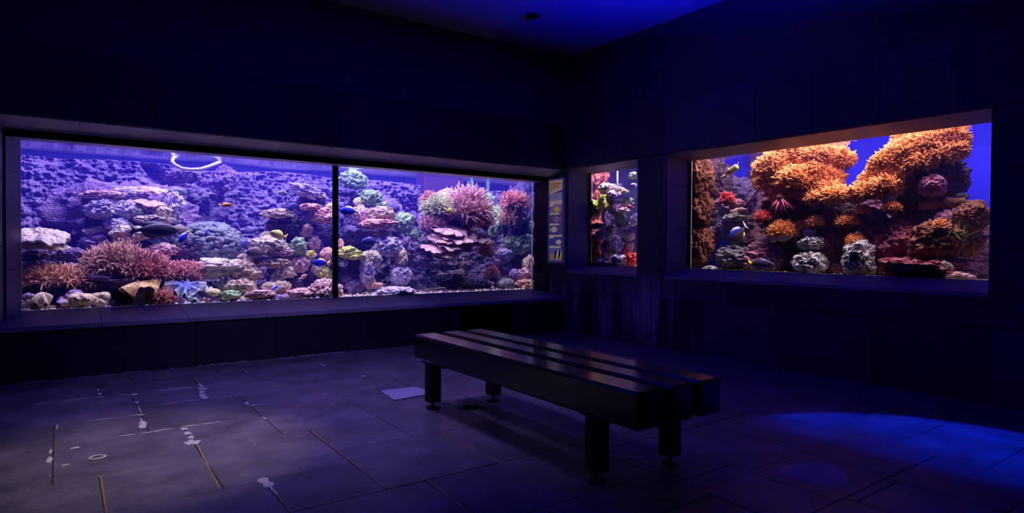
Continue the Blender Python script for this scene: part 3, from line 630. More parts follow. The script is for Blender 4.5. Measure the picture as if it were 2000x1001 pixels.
def tentacles(base, nrm, length, rad, seed, curl=.5, up=.35, droop=0., seg=5, sides=4):
    """many soft fingers growing from the points base along nrm"""
    g = np.random.default_rng(seed); n = len(base); L = length*g.uniform(.6, 1.25, n)
    d = nrm+np.array([0, 0, up])+g.normal(0, .25, (n, 3)); d /= np.linalg.norm(d, axis=1, keepdims=True)
    bend = g.normal(0, curl, (n, 3))+np.array([0, 0, -droop]); P = base.copy(); rings = []; Vs = []
    a0 = np.cross(d, np.array([.31, .52, .79])); a0 /= np.linalg.norm(a0, axis=1, keepdims=True)
    for s in range(seg+1):
        t = s/seg; rr = rad*(1.1-.3*t)*(1.2 if s == seg-1 else 1)*(.55 if s == seg else 1)
        b0 = np.cross(d, a0)
        for k in range(sides):
            th = 2*PI*k/sides; Vs.append(P+rr*(a0*math.cos(th)+b0*math.sin(th)))
        d = d+bend/seg*1.6; d /= np.linalg.norm(d, axis=1, keepdims=True); P = P+d*(L/seg)[:, None]
    V = np.stack(Vs, 1).reshape(-1, 3); per = (seg+1)*sides; loc = []
    for s in range(seg):
        for k in range(sides):
            k2 = (k+1) % sides; loc.append((s*sides+k, s*sides+k2, (s+1)*sides+k2, (s+1)*sides+k))
    loc.append(tuple(seg*sides+k for k in range(sides))); off = np.arange(n)*per
    Fs = [tuple(int(i)+int(o) for i in f) for o in off for f in loc]
    return V, Fs
def tufts(base, nrm, size, seed, spikes=8):
    """star-shaped polyps: each a little burst of tapered fingers"""
    g = np.random.default_rng(seed); n = len(base); Bs = np.repeat(base, spikes, 0); Ns = np.repeat(nrm, spikes, 0)
    d = Ns*.9+g.normal(0, .62, (n*spikes, 3)); d /= np.linalg.norm(d, axis=1, keepdims=True)
    sz = np.repeat(size*g.uniform(.7, 1.3, n), spikes)*g.uniform(.75, 1.15, n*spikes)
    a = np.cross(d, np.array([.3, .5, .8])); a /= np.linalg.norm(a, axis=1, keepdims=True); c = np.cross(d, a); Vs = []
    for t, w in ((0., .09), (.62, .125), (.95, .06)):
        for k in range(3):
            th = 2*PI*k/3; Vs.append(Bs+d*(sz*t)[:, None]+(a*math.cos(th)+c*math.sin(th))*(sz*w)[:, None])
    V = np.stack(Vs, 1).reshape(-1, 3); loc = []
    for s in range(2):
        for k in range(3): k2 = (k+1) % 3; loc.append((s*3+k, s*3+k2, s*3+3+k2, s*3+3+k))
    loc.append((6, 7, 8))
    return V, [tuple(i+o for i in f) for o in range(0, n*spikes*9, 9) for f in loc]
def surf_pts(a, bb, c, n, seed, lo=-.25):
    P = fib(int(n*2/(1-lo)), seed, .4); P = P[P[:, 2] > lo]; nr = P/np.array([a, bb, c]); nr /= np.linalg.norm(nr, axis=1, keepdims=True)
    return P*np.array([a, bb, c]), nr
def join(parts):
    Vs = []; Fs = []; n = 0
    for V, Fc in parts: Vs.append(np.asarray(V)); Fs += [tuple(int(i)+n for i in f) for f in Fc]; n += len(V)
    return np.vstack(Vs), Fs

SEED = [100]
RZ = {'L': 0., 'R': -PI/2}
def place(T, px, py, w, h, d):
    d = d+.10*max(0., 1-d/.5) if T == 'L' else d+.05*max(0., 1-d/.3)
    p, t = at(T, px, py, d); k = t/F
    return p, w*k/2, h*k/2, k
def G(T, cat): return {'rock': 'reef rocks in the ', 'coral': 'corals in the ', 'fish': 'fish in the '}.get(cat, cat+'s in the ')

def rock(T, px, py, w, h, d, m, label, name='reef_rock', cat='rock', knobs=0, kr=.3, kh=.22, deep=.8, amp=.3, rough=.16, group=None, tilt=0., sub=None):
    SEED[0] += 1; p, a, c, k = place(T, px, py, w, h, d); f = .92 if not knobs else .86
    knobs, kr, kh = int(knobs*2.1), kr*.68, kh*.9
    V, Fs = stone(a*f, max(a, c)*deep*f, c*f, SEED[0], sub or sub_for(max(w, h)), amp*1.1, rough*1.25, knobs, kr, kh, crumbs=0 if amp < .21 else min(420, int(8+(w+h)**1.15)))
    V = V+np.array([0, 0, c]); me = mesh(name, V, Fs, M[m]); o = link(name, me, None, (p.x, p.y, p.z-c), (0, tilt, RZ[T])); return tag(o, label, cat, group)
def plates(T, items, m, label, name='plate_coral', group=None, cat='coral', deep=.75, ruff=.12, m2=None, tilt=.3):
    """a stack of shelves; items: (px, py, w, h, d)"""
    px, py, w, h, d = items[0]; p0, a, c, k = place(T, px, py, w, h, d); root = thing(name, label, cat, p0, RZ[T], group)
    inv = Matrix.Rotation(-RZ[T], 3, 'Z')
    for (px, py, w, h, d) in items:
        SEED[0] += 1; p, a, c, k = place(T, px, py, w, h, d); V, Fs = disc(a*.92, max(a*deep, .05), c*.9, SEED[0], ruff)
        q = inv@(p-p0); o = link('plate', mesh('coral_plate', V, Fs, M[m]), root, q, (tilt, random.Random(SEED[0]).uniform(-.08, .08), 0))
    return root
def fingers(T, px, py, w, h, d, base_m, poly_m, label, n=420, length=26, thick=2.1, curl=.45, up=.35, droop=0., name='finger_coral', cat='coral', group=None, deep=.8, lo=-.25, core=.62):
    SEED[0] += 1; p, a, c, k = place(T, px, py, w, h, d); root = thing(name, label, cat, (p.x, p.y, p.z-c), RZ[T], group); s = SEED[0]
    ca, cb, cc = a*core, max(a, c)*deep*core, c*core*1.05
    V, Fs = stone(ca, cb, cc, s, 4, .2, .1); V = V+np.array([0, 0, c*.8]); link('mound', mesh('coral_mound', V, Fs, M[base_m]), root)
    B, N = surf_pts(ca, cb, cc, int(n*1.75), s, lo); rr = 1+.2*fbm(N*1.5+s*3.7, s, 3); B = B*rr[:, None]*.97+np.array([0, 0, c*.8])
    V, Fs = tentacles(B, N, length*k, thick*k*.74, s, curl*1.5, up, droop); link('tentacles', mesh('tentacles', V, Fs, M[poly_m]), root)
    return root
def blobs(T, px, py, w, h, d, m, label, n=14, name='leather_coral', cat='coral', group=None, flat=.6):
    SEED[0] += 1; p, a, c, k = place(T, px, py, w, h, d); g = np.random.default_rng(SEED[0]); parts = []
    for i in range(n):
        x = a*(-.72+1.44*i/(n-1))*g.uniform(.85, 1.1); r = c*g.uniform(.34, .58); V, Fs = ICO[5]
        q = V*(1+.2*fbm(V*2.4+i, SEED[0]+i, 3))[:, None]*np.array([r*1.2, r, r*g.uniform(.8, 1.05)])
        parts.append((q+np.array([x, g.uniform(-.5, .5)*c, c*g.uniform(.55, 1.35)]), Fs))
    V, Fs = join(parts); return tag(link(name, mesh(name, V, Fs, M[m]), None, (p.x, p.y, p.z-c), (0, 0, RZ[T])), label, cat, group)
def ruffle(a, bb, c, seed, folds, amp, fall=1., nth=220, nr=28, thick=.2, lobe=.16, irr=1.):
    """a folded sheet: waves grow towards the rim, rim hangs by fall"""
    th = np.linspace(0, 2*PI, nth, endpoint=False); rr = np.linspace(.03, 1, nr); T, R = np.meshgrid(th, rr); T, R = T.ravel(), R.ravel()
    ph = irr*(.7*np.sin(2*T+seed)+.4*np.sin(3*T+2*seed))+(irr-1)*.9*R*np.sin(4*T+seed*1.7); wv = np.sin(folds*T+ph)+.35*np.sin((folds*2+1)*T+seed)
    rad = R*(1+lobe*wv*R); x, y = rad*np.cos(T)*a, rad*np.sin(T)*bb
    z = c*(.35-fall*R**2.4)+amp*wv*R**2+.05*c*fbm(np.stack([x, y, x*0], 1)*9/max(a, .02), seed, 2); th_ = thick*c*(1-.35*R**8); V = np.vstack([np.stack([x, y, z], 1), np.stack([x*.95, y*.95, z-th_], 1)]); n = T.size; Fs = []
    for i in range(nr-1):
        for k in range(nth):
            k2 = (k+1) % nth; p, q_, r_, s_ = i*nth+k, i*nth+k2, (i+1)*nth+k2, (i+1)*nth+k; Fs += [(p, s_, r_, q_), (n+p, n+q_, n+r_, n+s_)]
    for k in range(nth): k2 = (k+1) % nth; o = (nr-1)*nth; Fs.append((o+k, n+o+k, n+o+k2, o+k2))
    Fs += [tuple(range(nth)), tuple(n+k for k in range(nth))[::-1]]
    return V, Fs, np.concatenate([R, R])
def toadstool(T, px, py, w, h, d, m, label, folds=5, cat='coral', name='toadstool_coral', group=None, fall=.38, tilt=.30, ms='stalk', amp=.30):
    SEED[0] += 1; p, a, c, k = place(T, px, py, w, h, d); root = thing(name, label, cat, (p.x, p.y, p.z-c), RZ[T], group)
    V, Fs, R = ruffle(a*.86, a*.8, c, SEED[0], folds, c*amp, fall); link('cap', mesh('coral_cap', V, Fs, M[m]), root, (0, 0, c*1.45), (tilt, 0, 0))
    mm = MB(); mm.lathe([(a*.30, 0), (a*.26, c*.3), (a*.24, c*.7), (a*.34, c*1.2), (a*.45, c*1.5)], 20); link('stalk', mm.me('coral_stalk', M[ms], True), root, (0, a*.1, 0)); return root
def colony(T, blobs_, label, size=15, dens=1., name='orange_polyp_coral', group='orange polyp corals in the large window tank', bm='orangebase', pm='orange_poly', lo=-.35, spikes=8):
    """branches clad in bursts of polyps; blobs_: (px, py, w, h, d)"""
    x0 = blobs_[0]; p0, a, c, k = place(T, *x0); root = thing(name, label, 'coral', p0, RZ[T], group); inv = Matrix.Rotation(-RZ[T], 3, 'Z')
    core = []; tb = []; tn = []
    for x in blobs_:
        SEED[0] += 1; s = SEED[0]; p, a, c, k = place(T, *x); q = np.array(inv@(p-p0)); f = .66; dd = (a+c)/2*.8
        V, Fs = stone(a*f, dd*f, c*f, s, 4, .3, .14); core.append((V+q, Fs))
        n = int(max(14, dens*x[2]*x[3]/15)); B, N = surf_pts(a*f, dd*f, c*f, n, s, lo); rr = 1+.3*fbm(N*1.5+s*3.7, s, 3)+.1
        g = np.random.default_rng(s); keep = vnoise(N*2.6+s, s) > -.32; B = B*rr[:, None]; tb.append(B[keep]+q); tn.append(N[keep])
    V, Fs = join(core); link('branches', mesh('coral_branches', V, Fs, M[bm]), root)
    V, Fs = tufts(np.vstack(tb), np.vstack(tn)*np.array([1, 1, .8])+np.array([0, -.25, .15]), size*k, SEED[0], spikes); link('polyps', mesh('polyps', V, Fs, M[pm]), root)
    return root

# ------------------------------------------------------------------ fish
def fish_mat(name, cols, pos, axis='X', rough=.4, belly=None):
    m, N, nd, ln, b = mat(name); t = nd.new('ShaderNodeTexCoord'); s = nd.new('ShaderNodeSeparateXYZ'); ln.new(t.outputs['Object'], s.inputs[0])
    r = ramp(nd, [rgb(c) for c in cols], pos); mr = nd.new('ShaderNodeMapRange')
    mr.inputs[1].default_value, mr.inputs[2].default_value = (-.5, .5) if axis == 'X' else (-.25, .25)
    ln.new(s.outputs[axis], mr.inputs[0]); ln.new(mr.outputs[0], r.inputs[0]); ln.new(r.outputs[0], b.inputs['Base Color']); b.inputs['Roughness'].default_value = rough; return m
FM = {'unicorn': fish_mat('dark_grey_fish', [(34, 34, 40), (52, 50, 56), (44, 44, 52)], [0, .5, 1]), 'bluetang': fish_mat('royal_blue_fish', [(236, 214, 70), (30, 40, 210), (36, 52, 230), (30, 40, 200)], [0, .12, .5, 1]),
      'yellow': fish_mat('yellow_fish', [(246, 226, 70), (240, 214, 40)], [0, 1]), 'orange': fish_mat('orange_fish', [(250, 190, 60), (250, 140, 40), (240, 120, 40)], [0, .4, 1]),
      'yellowback': fish_mat('pale_yellow_dark_line_fish', [(236, 226, 190), (226, 190, 60), (120, 90, 30), (240, 220, 120), (250, 232, 140)], [.1, .4, .5, .62, .95], 'Z'),
      'brown': fish_mat('brown_tang_fish', [(60, 50, 60), (116, 96, 96), (126, 104, 108)], [0, .3, 1]), 'violet': fish_mat('hazy_violet_fish', [(150, 150, 210), (88, 84, 170), (96, 90, 180)], [0, .2, 1]),
      'darkblue': fish_mat('dark_blue_fish', [(40, 44, 120), (44, 46, 120), (52, 54, 132)], [0, .5, 1]), 'bluewhite': fish_mat('blue_white_fish', [(230, 230, 240), (230, 230, 240), (40, 60, 220), (36, 52, 210)], [0, .52, .6, 1], 'Z'),
      'clown': fish_mat('orange_white_banded_fish', [(240, 130, 60), (240, 130, 60), (244, 240, 236), (244, 240, 236), (240, 120, 50), (240, 120, 50), (244, 240, 236), (240, 130, 60)], [0, .2, .24, .36, .4, .62, .66, .8], 'X'),
      'bandit': fish_mat('black_white_banded_fish', [(30, 30, 34), (236, 236, 240), (236, 236, 240), (30, 30, 34), (30, 30, 34), (236, 236, 240)], [.1, .2, .4, .48, .62, .72]),
      'stripe': fish_mat('striped_fawn_fish', [(90, 80, 110), (190, 160, 140), (120, 100, 110), (196, 170, 150), (130, 110, 116), (200, 176, 160)], [0, .2, .4, .6, .8, 1], 'Z'),
      'cow': fish_mat('yellow_white_boxy_fish', [(250, 232, 60), (246, 226, 40), (196, 200, 180), (224, 226, 220)], [.2, .45, .62, .9], 'Z'), 'foxtail': fish_mat('dark_violet_fish', [(250, 210, 20), (250, 210, 20), (40, 36, 60), (70, 64, 110), (80, 72, 110)], [0, .06, .1, .5, 1]),
      'powder': fish_mat('tan_fish_blue_back', [(120, 104, 92), (124, 106, 90), (60, 70, 200), (70, 90, 240)], [.1, .5, .68, 1], 'Z'), 'red': fish_mat('red_fish', [(230, 60, 70), (220, 40, 60)], [0, 1])}
FIN = {k: plain(k+'_fin', c, .45, .4) for k, c in dict(unicorn=(30, 30, 36), bluetang=(244, 222, 80), yellow=(244, 224, 70), orange=(250, 190, 90), yellowback=(240, 206, 60), brown=(84, 70, 84), violet=(120, 116, 190), darkblue=(46, 50, 128), bluewhite=(232, 232, 242),
       clown=(250, 200, 170), bandit=(230, 230, 236), stripe=(110, 100, 140), cow=(206, 210, 190), foxtail=(252, 214, 20), powder=(236, 236, 240), red=(230, 70, 80)).items()}
EYE = plain('fish_eye', (12, 12, 14), .15, .6); EYEW = plain('fish_eye_ring', (226, 220, 190), .3, .5)
def fish_body(hgt, thk, taper=1., n=20, s=14, box=False):
    V = []; xs = np.linspace(0, 1, n)
    for x in xs:
        pr = (math.sin(PI*min(1, x**1.22))**.62) if not box else (min(1, x/.34)**.7*min(1, (1-x)/.10)**.5)
        h_ = max(.012, hgt/2*pr+.035*hgt*(1-x)); w_ = max(.008, thk/2*pr+.02*thk*(1-x))
        if x in (0, 1): h_, w_ = .02*taper+.015, .008
        for k in range(s):
            a = 2*PI*k/s; ca, sa = math.cos(a), math.sin(a)
            if box: ca, sa = np.sign(ca)*abs(ca)**.55, np.sign(sa)*abs(sa)**.55
            V.append((-.4+.9*x, w_*ca, h_*sa))
    Fs = [(i*s+k, i*s+(k+1) % s, (i+1)*s+(k+1) % s, (i+1)*s+k) for i in range(n-1) for k in range(s)]
    Fs += [tuple(range(s))[::-1], tuple((n-1)*s+k for k in range(s))]
    return np.array(V), Fs
def fin(poly, th=.012):
    """a fin outline in x-z with a slight thickness"""
    P = np.array([(x, 0, z) for x, z in poly]); n = len(P); c = P.mean(0)
    V = np.vstack([P, [c+[0, th, 0]], [c-[0, th, 0]]]); Fs = []
    for k in range(n): k2 = (k+1) % n; Fs += [(k, k2, n), (k2, k, n+1)]
    return V, Fs
SHAPE = dict(unicorn=(.36, .18), bluetang=(.42, .14), yellow=(.52, .14), orange=(.34, .14), yellowback=(.46, .14), brown=(.5, .14), violet=(.56, .14), darkblue=(.46, .14), bluewhite=(.46, .14), clown=(.4, .18), bandit=(.44, .16), stripe=(.42, .16), cow=(.34, .24), foxtail=(.36, .14), powder=(.56, .14), red=(.36, .16))
FCACHE = {}
def fish(T, px, py, L, d, kind, label, face=1, pitch=0., yaw=0., name=None, group=None):
    """L: length in picture pixels; face 1 swims to the right of the pane, -1 to the left"""
    p, t = at(T, px, py, d); s = L*t/F; h_, w_ = SHAPE[kind]; big = L > 17
    if kind not in FCACHE:
        D = {}; cut = .32 if kind in ('orange', 'unicorn') else .12
        if kind == 'cow':
            D['body'] = fish_body(h_, w_, box=True); D['tail_fin'] = fin([(-.36, .03), (-.62, .035), (-.92, .06), (-.92, -.05), (-.62, -.035), (-.36, -.03)]); D['dorsal_fin'] = fin([(.02, .15), (-.12, .26), (-.18, .2), (-.12, .15)]); D['horn'] = fin([(.46, .1), (.62, .2), (.5, .04)])
        else:
            D['body'] = fish_body(h_, w_); q = h_*.52
            D['tail_fin'] = fin([(-.36, .035), (-.47, .08), (-.60, q*.8+.05), (-.56+cut*.1, .0), (-.60, -q*.8-.05), (-.47, -.08), (-.36, -.035)])
            D['dorsal_fin'] = fin([(.22, h_*.38), (.12, h_*.60), (-.08, h_*.62), (-.28, h_*.42), (-.32, h_*.18), (0, h_*.3)]); D['anal_fin'] = fin([(.05, -h_*.4), (-.06, -h_*.60), (-.26, -h_*.46), (-.32, -h_*.18), (-.1, -h_*.28)])
        FCACHE[kind] = D
        D['me'] = {k: mesh(kind+'_'+k, v[0], v[1], FM[kind] if k == 'body' else FIN[kind]) for k, v in D.items()}
        V, Fs = join([(D['body'])]+[D[k] for k in D if k not in ('body', 'me')]); nb = len(D['body'][1])
        D['one'] = mesh(kind+'_fish', V, Fs, [FM[kind], FIN[kind]], [0]*nb+[1]*(len(Fs)-nb))
        e = [(ICO[2][0]*.026+np.array([.36, sgn*w_*.30, h_*.12]), ICO[2][1]) for sgn in (1, -1)]; D['eyes'] = [mesh('fish_eye', V, Fs, EYE) for V, Fs in e]
    D = FCACHE[kind]; rz = RZ[T]+(0 if face > 0 else PI)+yaw
    R = Matrix.Rotation(rz, 4, 'Z')@Matrix.Rotation(-pitch, 4, 'Y')
    o = link(name or 'reef_fish', D['me']['body'] if big else D['one']); o.matrix_world = Matrix.Translation(p)@R@Matrix.Scale(s, 4)
    tag(o, label, 'fish', group)
    if big:
        for k, me in D['me'].items():
            if k != 'body':
                c = link(k, me, o)
                if kind == 'foxtail' and k != 'tail_fin': c.data = D['me'][k].copy(); c.data.materials[0] = FM['foxtail']
        for me in D['eyes']: link('eye', me, o)
    return o

# ================================================================== LONG TANK
T = 'L'
GL = 'reef rocks in the long tank'; CL = 'corals in the long tank'; FL = 'fish in the long tank'
def reef_wall():
    nx, nz = 900, 210; xs = np.linspace(-.74, 6.7, nx); zs = np.linspace(0, 1, nz); X, Q = np.meshgrid(xs, zs); X, Q = X.ravel(), Q.ravel()
    top = 1.93+.05*fbm(np.stack([X*1.3, X*0, X*0+4], 1), 3, 3); Z = .41+(top-.41)*Q
    P = np.stack([X, Z*1.0, X*0], 1); D = .82+.62*Q**.75+.13*fbm(P*1.6, 11, 3)+.05*ridged(P*5, 12, 3)-.045*np.maximum(0, ridged(P*11, 13, 2))
    D = D-.03*np.maximum(-.2, ridged(P*23, 14, 2))+.5*np.exp(-((X-4.6)/.5)**2)*(1-Q)                       # cave under the shelves
    for (x0, z0), (x1, z1), w, dp in (((.80, 1.9), (1.22, 1.40), .08, .2), ((1.72, 1.8), (1.38, 1.38), .08, .2), ((-.25, 1.45), (.1, 1.2), .05, .06)):
        ax, az = x1-x0, z1-z0; t = np.clip(((X-x0)*ax+(Z-z0)*az)/(ax*ax+az*az), 0, 1); dd = np.hypot(X-x0-ax*t, Z-z0-az*t)+.03*vnoise(P*9, 5); D = D+dp*np.exp(-(dd/w)**2)
    K = np.random.default_rng(3); cx, cz = K.uniform(-.7, 6.6, 3200), K.uniform(.5, 1.95, 3200); kr = .014+.04*K.uniform(0, 1, 3200)**2.5; best = np.zeros_like(X)
    for a, b, r in zip(cx, cz, kr):
        s = (np.abs(X-a) < r) & (np.abs(Z-b) < r); best[s] = np.maximum(best[s], r*np.sqrt(np.maximum(0, 1-((X[s]-a)**2+(Z[s]-b)**2)/r**2)))
    Y = YG+np.minimum(D-best*.9, 1.70); V = np.stack([X, Y, Z], 1); Fs = [(j*nx+i, j*nx+i+1, (j+1)*nx+i+1, (j+1)*nx+i) for j in range(nz-1) for i in range(nx-1)]
    n0 = len(V); o = (nz-1)*nx; B = V[o:o+nx].copy(); B[:, 1] = YG+1.74; V = np.vstack([V, B]); Fs += [(o+i, o+i+1, n0+i+1, n0+i) for i in range(nx-1)]
    return mesh('reef_wall', V, Fs, M['wall'])
o = link('reef_wall', reef_wall()); o['kind'] = 'structure'
def bed(name, x0, x1, y0, y1, z, m, seed):
    nx, ny = 160, 60; X, Y = np.meshgrid(np.linspace(x0, x1, nx), np.linspace(y0, y1, ny)); X, Y = X.ravel(), Y.ravel(); P = np.stack([X, Y, X*0], 1)
    Z = z+.018*fbm(P*5, seed, 3)+.01*ridged(P*16, seed, 2); Fs = [(j*nx+i, j*nx+i+1, (j+1)*nx+i+1, (j+1)*nx+i) for j in range(ny-1) for i in range(nx-1)]
    return mesh(name, np.stack([X, Y, Z], 1), Fs, m)
o = link('sand_bed', bed('sand_bed', -.74, 6.7, YG+.03, 8.0, .452, M['sand'], 3)); tag(o, 'pale coral sand covering the bottom of the long tank', 'sand', None, 'stuff')
def rubble(name, x0, x1, y0, y1, z, n, seed, mats, label, rmin=.008, rmax=.026, swap=False):
    g = np.random.default_rng(seed); parts = []; mi = []
    for i in range(n):
        r = g.uniform(rmin, rmax); V, Fs = ICO[2]; q = V*(1+.3*vnoise(V*1.7+i, seed))[:, None]*r*g.uniform(.6, 1.3, 3); parts.append((q+np.array([g.uniform(x0, x1), g.uniform(y0, y1), z+r*.4]), Fs)); mi += [int(g.integers(len(mats)))]*len(Fs)
    V, Fs = join(parts); return tag(link(name, mesh(name, V, Fs, mats, mi)), label, 'rubble', None, 'stuff')
rubble('coral_rubble', -.25, 5.1, YG+.04, YG+.32, .462, 900, 5, [M['pinkrock'], M['cream'], M['purple'], M['tan'], M['lilac']], 'loose coral rubble strewn along the foot of the long pane')

# back plumbing
m = MB()
p, t = at(T, 862, 356, 1.28); m.cbox((p.x-.30, p.y-.06, 1.45), (p.x+.34, p.y+.2, 2.1), .01); tag(link('overflow_box', m.me('overflow_box', M['box_v'])), 'smooth violet brown box at the back behind the pink shelf coral', 'overflow box')
for px, lab in ((921, 'green mossy pipe standing beside the violet brown box'), (953, 'green mossy pipe nearer the tufted column at the long tank end')):
    p, t = at(T, px, 370, 1.15); m = MB(); m.tube([(p.x, p.y, z) for z in (1.15, 1.4, 1.6, 2.15)], .03, 14); m.tube([(p.x, p.y, 1.52), (p.x, p.y, 1.56)], .036, 14); m.tube([(p.x, p.y, 1.30), (p.x, p.y, 1.34)], .036, 14)
    tag(link('pipe', m.me('pipe', M['pipe_g'], True)), lab, 'pipe', 'mossy pipes at the back of the long tank')
pts = []
for px, py, d in ((348, 304, 1.16), (338, 309, 1.08), (336, 315, 1.05), (342, 322, 1.02), (356, 329, 1.0), (374, 331, 1.0), (392, 330, 1.0), (408, 325, 1.02), (420, 320, 1.06), (430, 316, 1.14)):
    p, t = at(T, px, py, d); pts.append(p)
m = MB(); m.tube(pts, .019, 12); tag(link('hose', m.me('hose', M['hose'], True)), 'pale curved hose dipping below the water surface of the long tank', 'hose')

R = lambda *a, **k: rock(T, *a, group=k.pop('group', GL), **k)
# ---- big supporting stones, back to front
R(250, 425, 250, 150, 1.0, 'purple', 'large purple crusted outcrop behind the large dark grey fish', deep=.3, amp=.35)
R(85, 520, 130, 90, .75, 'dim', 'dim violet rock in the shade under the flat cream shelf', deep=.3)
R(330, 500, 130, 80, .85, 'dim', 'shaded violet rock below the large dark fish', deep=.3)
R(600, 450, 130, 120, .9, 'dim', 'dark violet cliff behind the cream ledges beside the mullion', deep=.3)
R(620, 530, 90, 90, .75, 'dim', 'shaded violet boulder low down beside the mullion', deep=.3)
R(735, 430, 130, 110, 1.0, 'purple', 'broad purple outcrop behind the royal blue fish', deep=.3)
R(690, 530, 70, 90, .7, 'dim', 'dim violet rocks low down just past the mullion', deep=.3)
R(880, 440, 130, 120, .85, 'purple', 'big purple reef head carrying the pink tentacled corals', deep=.5)
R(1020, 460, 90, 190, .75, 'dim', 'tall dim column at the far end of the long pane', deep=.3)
# ---- left group
plates(T, [(80, 462, 104, 38, .30), (70, 478, 70, 24, .34), (110, 483, 50, 18, .30)], 'cream', 'flat cream shelf coral cut off by the plain jamb of the long tank', group=CL)
R(70, 497, 60, 18, .55, 'purple', 'thin pale ledge in the dark under the flat cream shelf', amp=.4)
R(78, 516, 50, 16, .5, 'purple', 'lower thin ledge in the dark under the flat cream shelf', amp=.4)
R(140, 497, 60, 30, .55, 'purple', 'violet knobbly ledge between cream shelf and tall tentacled coral', knobs=40)
R(138, 522, 44, 20, .45, 'purple', 'small violet ledge above the peach tentacled coral')
R(192, 475, 66, 42, .7, 'purple', 'violet tan boulder above the tall tentacled coral')
R(190, 452, 40, 22, .7, 'cream', 'small cream lump above the violet tan boulder')
R(205, 382, 72, 20, .74, 'pinkrock', 'flat pinkish ledge at the top of the knobbed purple cluster', amp=.4)
R(204, 408, 74, 44, .68, 'lilac', 'knobbed violet coral under the flat pinkish ledge', 'knobbed_coral', 'coral', knobs=90, kr=.2, group=CL)
R(228, 438, 44, 30, .62, 'lilac', 'small knobbed lilac coral above the shaded hollow', 'knobbed_coral', 'coral', knobs=60, group=CL)
R(246, 410, 52, 38, .66, 'lilac', 'knobbed lilac white coral in the middle of the purple cluster', 'knobbed_coral', 'coral', knobs=80, kr=.22, group=CL)
R(256, 380, 66, 30, .8, 'lilac', 'pale knobbed coral crowning the purple cluster', 'knobbed_coral', 'coral', knobs=80, group=CL)
plates(T, [(290, 396, 60, 18, .66), (298, 372, 52, 16, .74)], 'pinkrock', 'pink cupped shelf coral beside the knobbed lilac cluster', group=CL)
R(273, 412, 16, 14, .6, 'green', 'small green lump under the pink cupped shelf', knobs=20)
R(337, 402, 46, 54, .72, 'lilac', 'tall knobbed lilac coral right of the pink cupped shelf', 'knobbed_coral', 'coral', knobs=110, kr=.2, group=CL)
R(298, 428, 76, 20, .62, 'cream', 'cream ledge just above the back of the dark fish', knobs=50)
R(318, 414, 32, 24, .6, 'tan', 'tan lump between the pink shelf and cream ledge')
R(253, 457, 62, 36, .52, 'cream', 'pale cream crusty rock touching the tail of the dark fish', amp=.38)
R(318, 487, 62, 26, .6, 'pinkrock', 'dim pink rock under the dark fish', knobs=40)
R(362, 492, 40, 36, .7, 'purple', 'violet rock beside the small diving blue fish')
R(232, 545, 180, 70, .48, 'plum', 'dark maroon rock buried under the tentacled corals')
R(60, 560, 70, 50, .45, 'plum', 'dark maroon rock behind the curled pink coral')
fingers(T, 228, 515, 140, 92, .36, 'plum', 'tan_poly', 'tall bush of tan pink tentacles with upright ragged top', n=760, length=25, thick=1.9, up=.55, group=CL)
fingers(T, 285, 525, 110, 70, .30, 'plum', 'rose_poly', 'rosy tentacled coral sloping down beside the tan pink bush', n=520, length=22, thick=1.7, up=.4, group=CL)
fingers(T, 355, 530, 110, 52, .40, 'plum', 'rose_poly', 'low mat of short reddish tentacles above the ruffled blue white coral', n=620, length=13, thick=1.8, up=.3, curl=.7, group=CL)
fingers(T, 110, 549, 96, 44, .30, 'plum', 'peach_poly', 'peach coral with long lying tentacles near the tank end', n=300, length=30, thick=2.1, up=.35, curl=.7, group=CL, lo=.1)
fingers(T, 168, 550, 50, 46, .26, 'plum', 'peach_poly', 'fan of peach tentacles behind the lumpy cream coral', n=240, length=22, thick=1.9, up=.5, group=CL, lo=.1)
fingers(T, 62, 545, 50, 34, .26, 'plum', 'peach_poly', 'peach tentacles cut off by the jamb of the long tank', n=200, length=22, thick=2.0, up=.5, group=CL)
fingers(T, 318, 584, 44, 34, .05, 'plum', 'rose_poly', 'small red tentacled tuft between toadstool and ruffled corals', n=240, length=16, thick=1.7, up=.5, group=CL)
toadstool(T, 272, 573, 82, 58, .05, 'leather', 'tan toadstool coral with a folded cap on a pale stalk', folds=4, group=CL)
def clam(T, px, py, w, h, d, label):
    SEED[0] += 1; p, a, c, k = place(T, px, py, w, h, d); root = thing('ruffled_coral', label, 'coral', (p.x, p.y, p.z-c), RZ[T], CL)
    for dx, dz, s, fo, sc, ti in ((-.3, .62, 3, 7, .70, .70), (.42, .60, 8, 6, .60, .66), (.02, 1.15, 5, 7, .72, .62)):
        V, Fs, Rr = ruffle(a*sc, a*sc*.75, c, SEED[0]+s, fo, c*.36, .30, 340, 36, .09, .07, 2.6); me = mesh('mantle_fold', V, Fs, M['clam']); at_ = me.attributes.new('rad', 'FLOAT', 'POINT'); at_.data.foreach_set('value', Rr.astype(np.float32))
        link('mantle_fold', me, root, (a*dx, .12*a*dz, c*dz), (ti, .12*dx, 0))
    m = MB(); m.lathe([(a*.5, 0), (a*.42, c*.2), (a*.34, c*.5), (a*.2, c*.7)], 24); link('foot', m.me('coral_foot', M['lav'], True), root, (0, a*.15, 0)); return root
clam(T, 362, 568, 100, 62, .1, 'ruffled blue and white coral folded like cloth at the pane')
blobs(T, 172, 585, 90, 42, .03, 'leather_w', 'lumpy cream coral of smooth rounded lobes at the pane', n=16, group=CL)
toadstool(T, 80, 586, 38, 38, .02, 'leather_w', 'curled pink cream coral standing nearest the tank end', folds=2, fall=.9, group=CL)
rock(T, 146, 577, 34, 28, .10, 'lav', 'smooth lavender mound behind the lumpy cream coral', 'mound_coral', 'coral', amp=.15, rough=.05, group=CL)
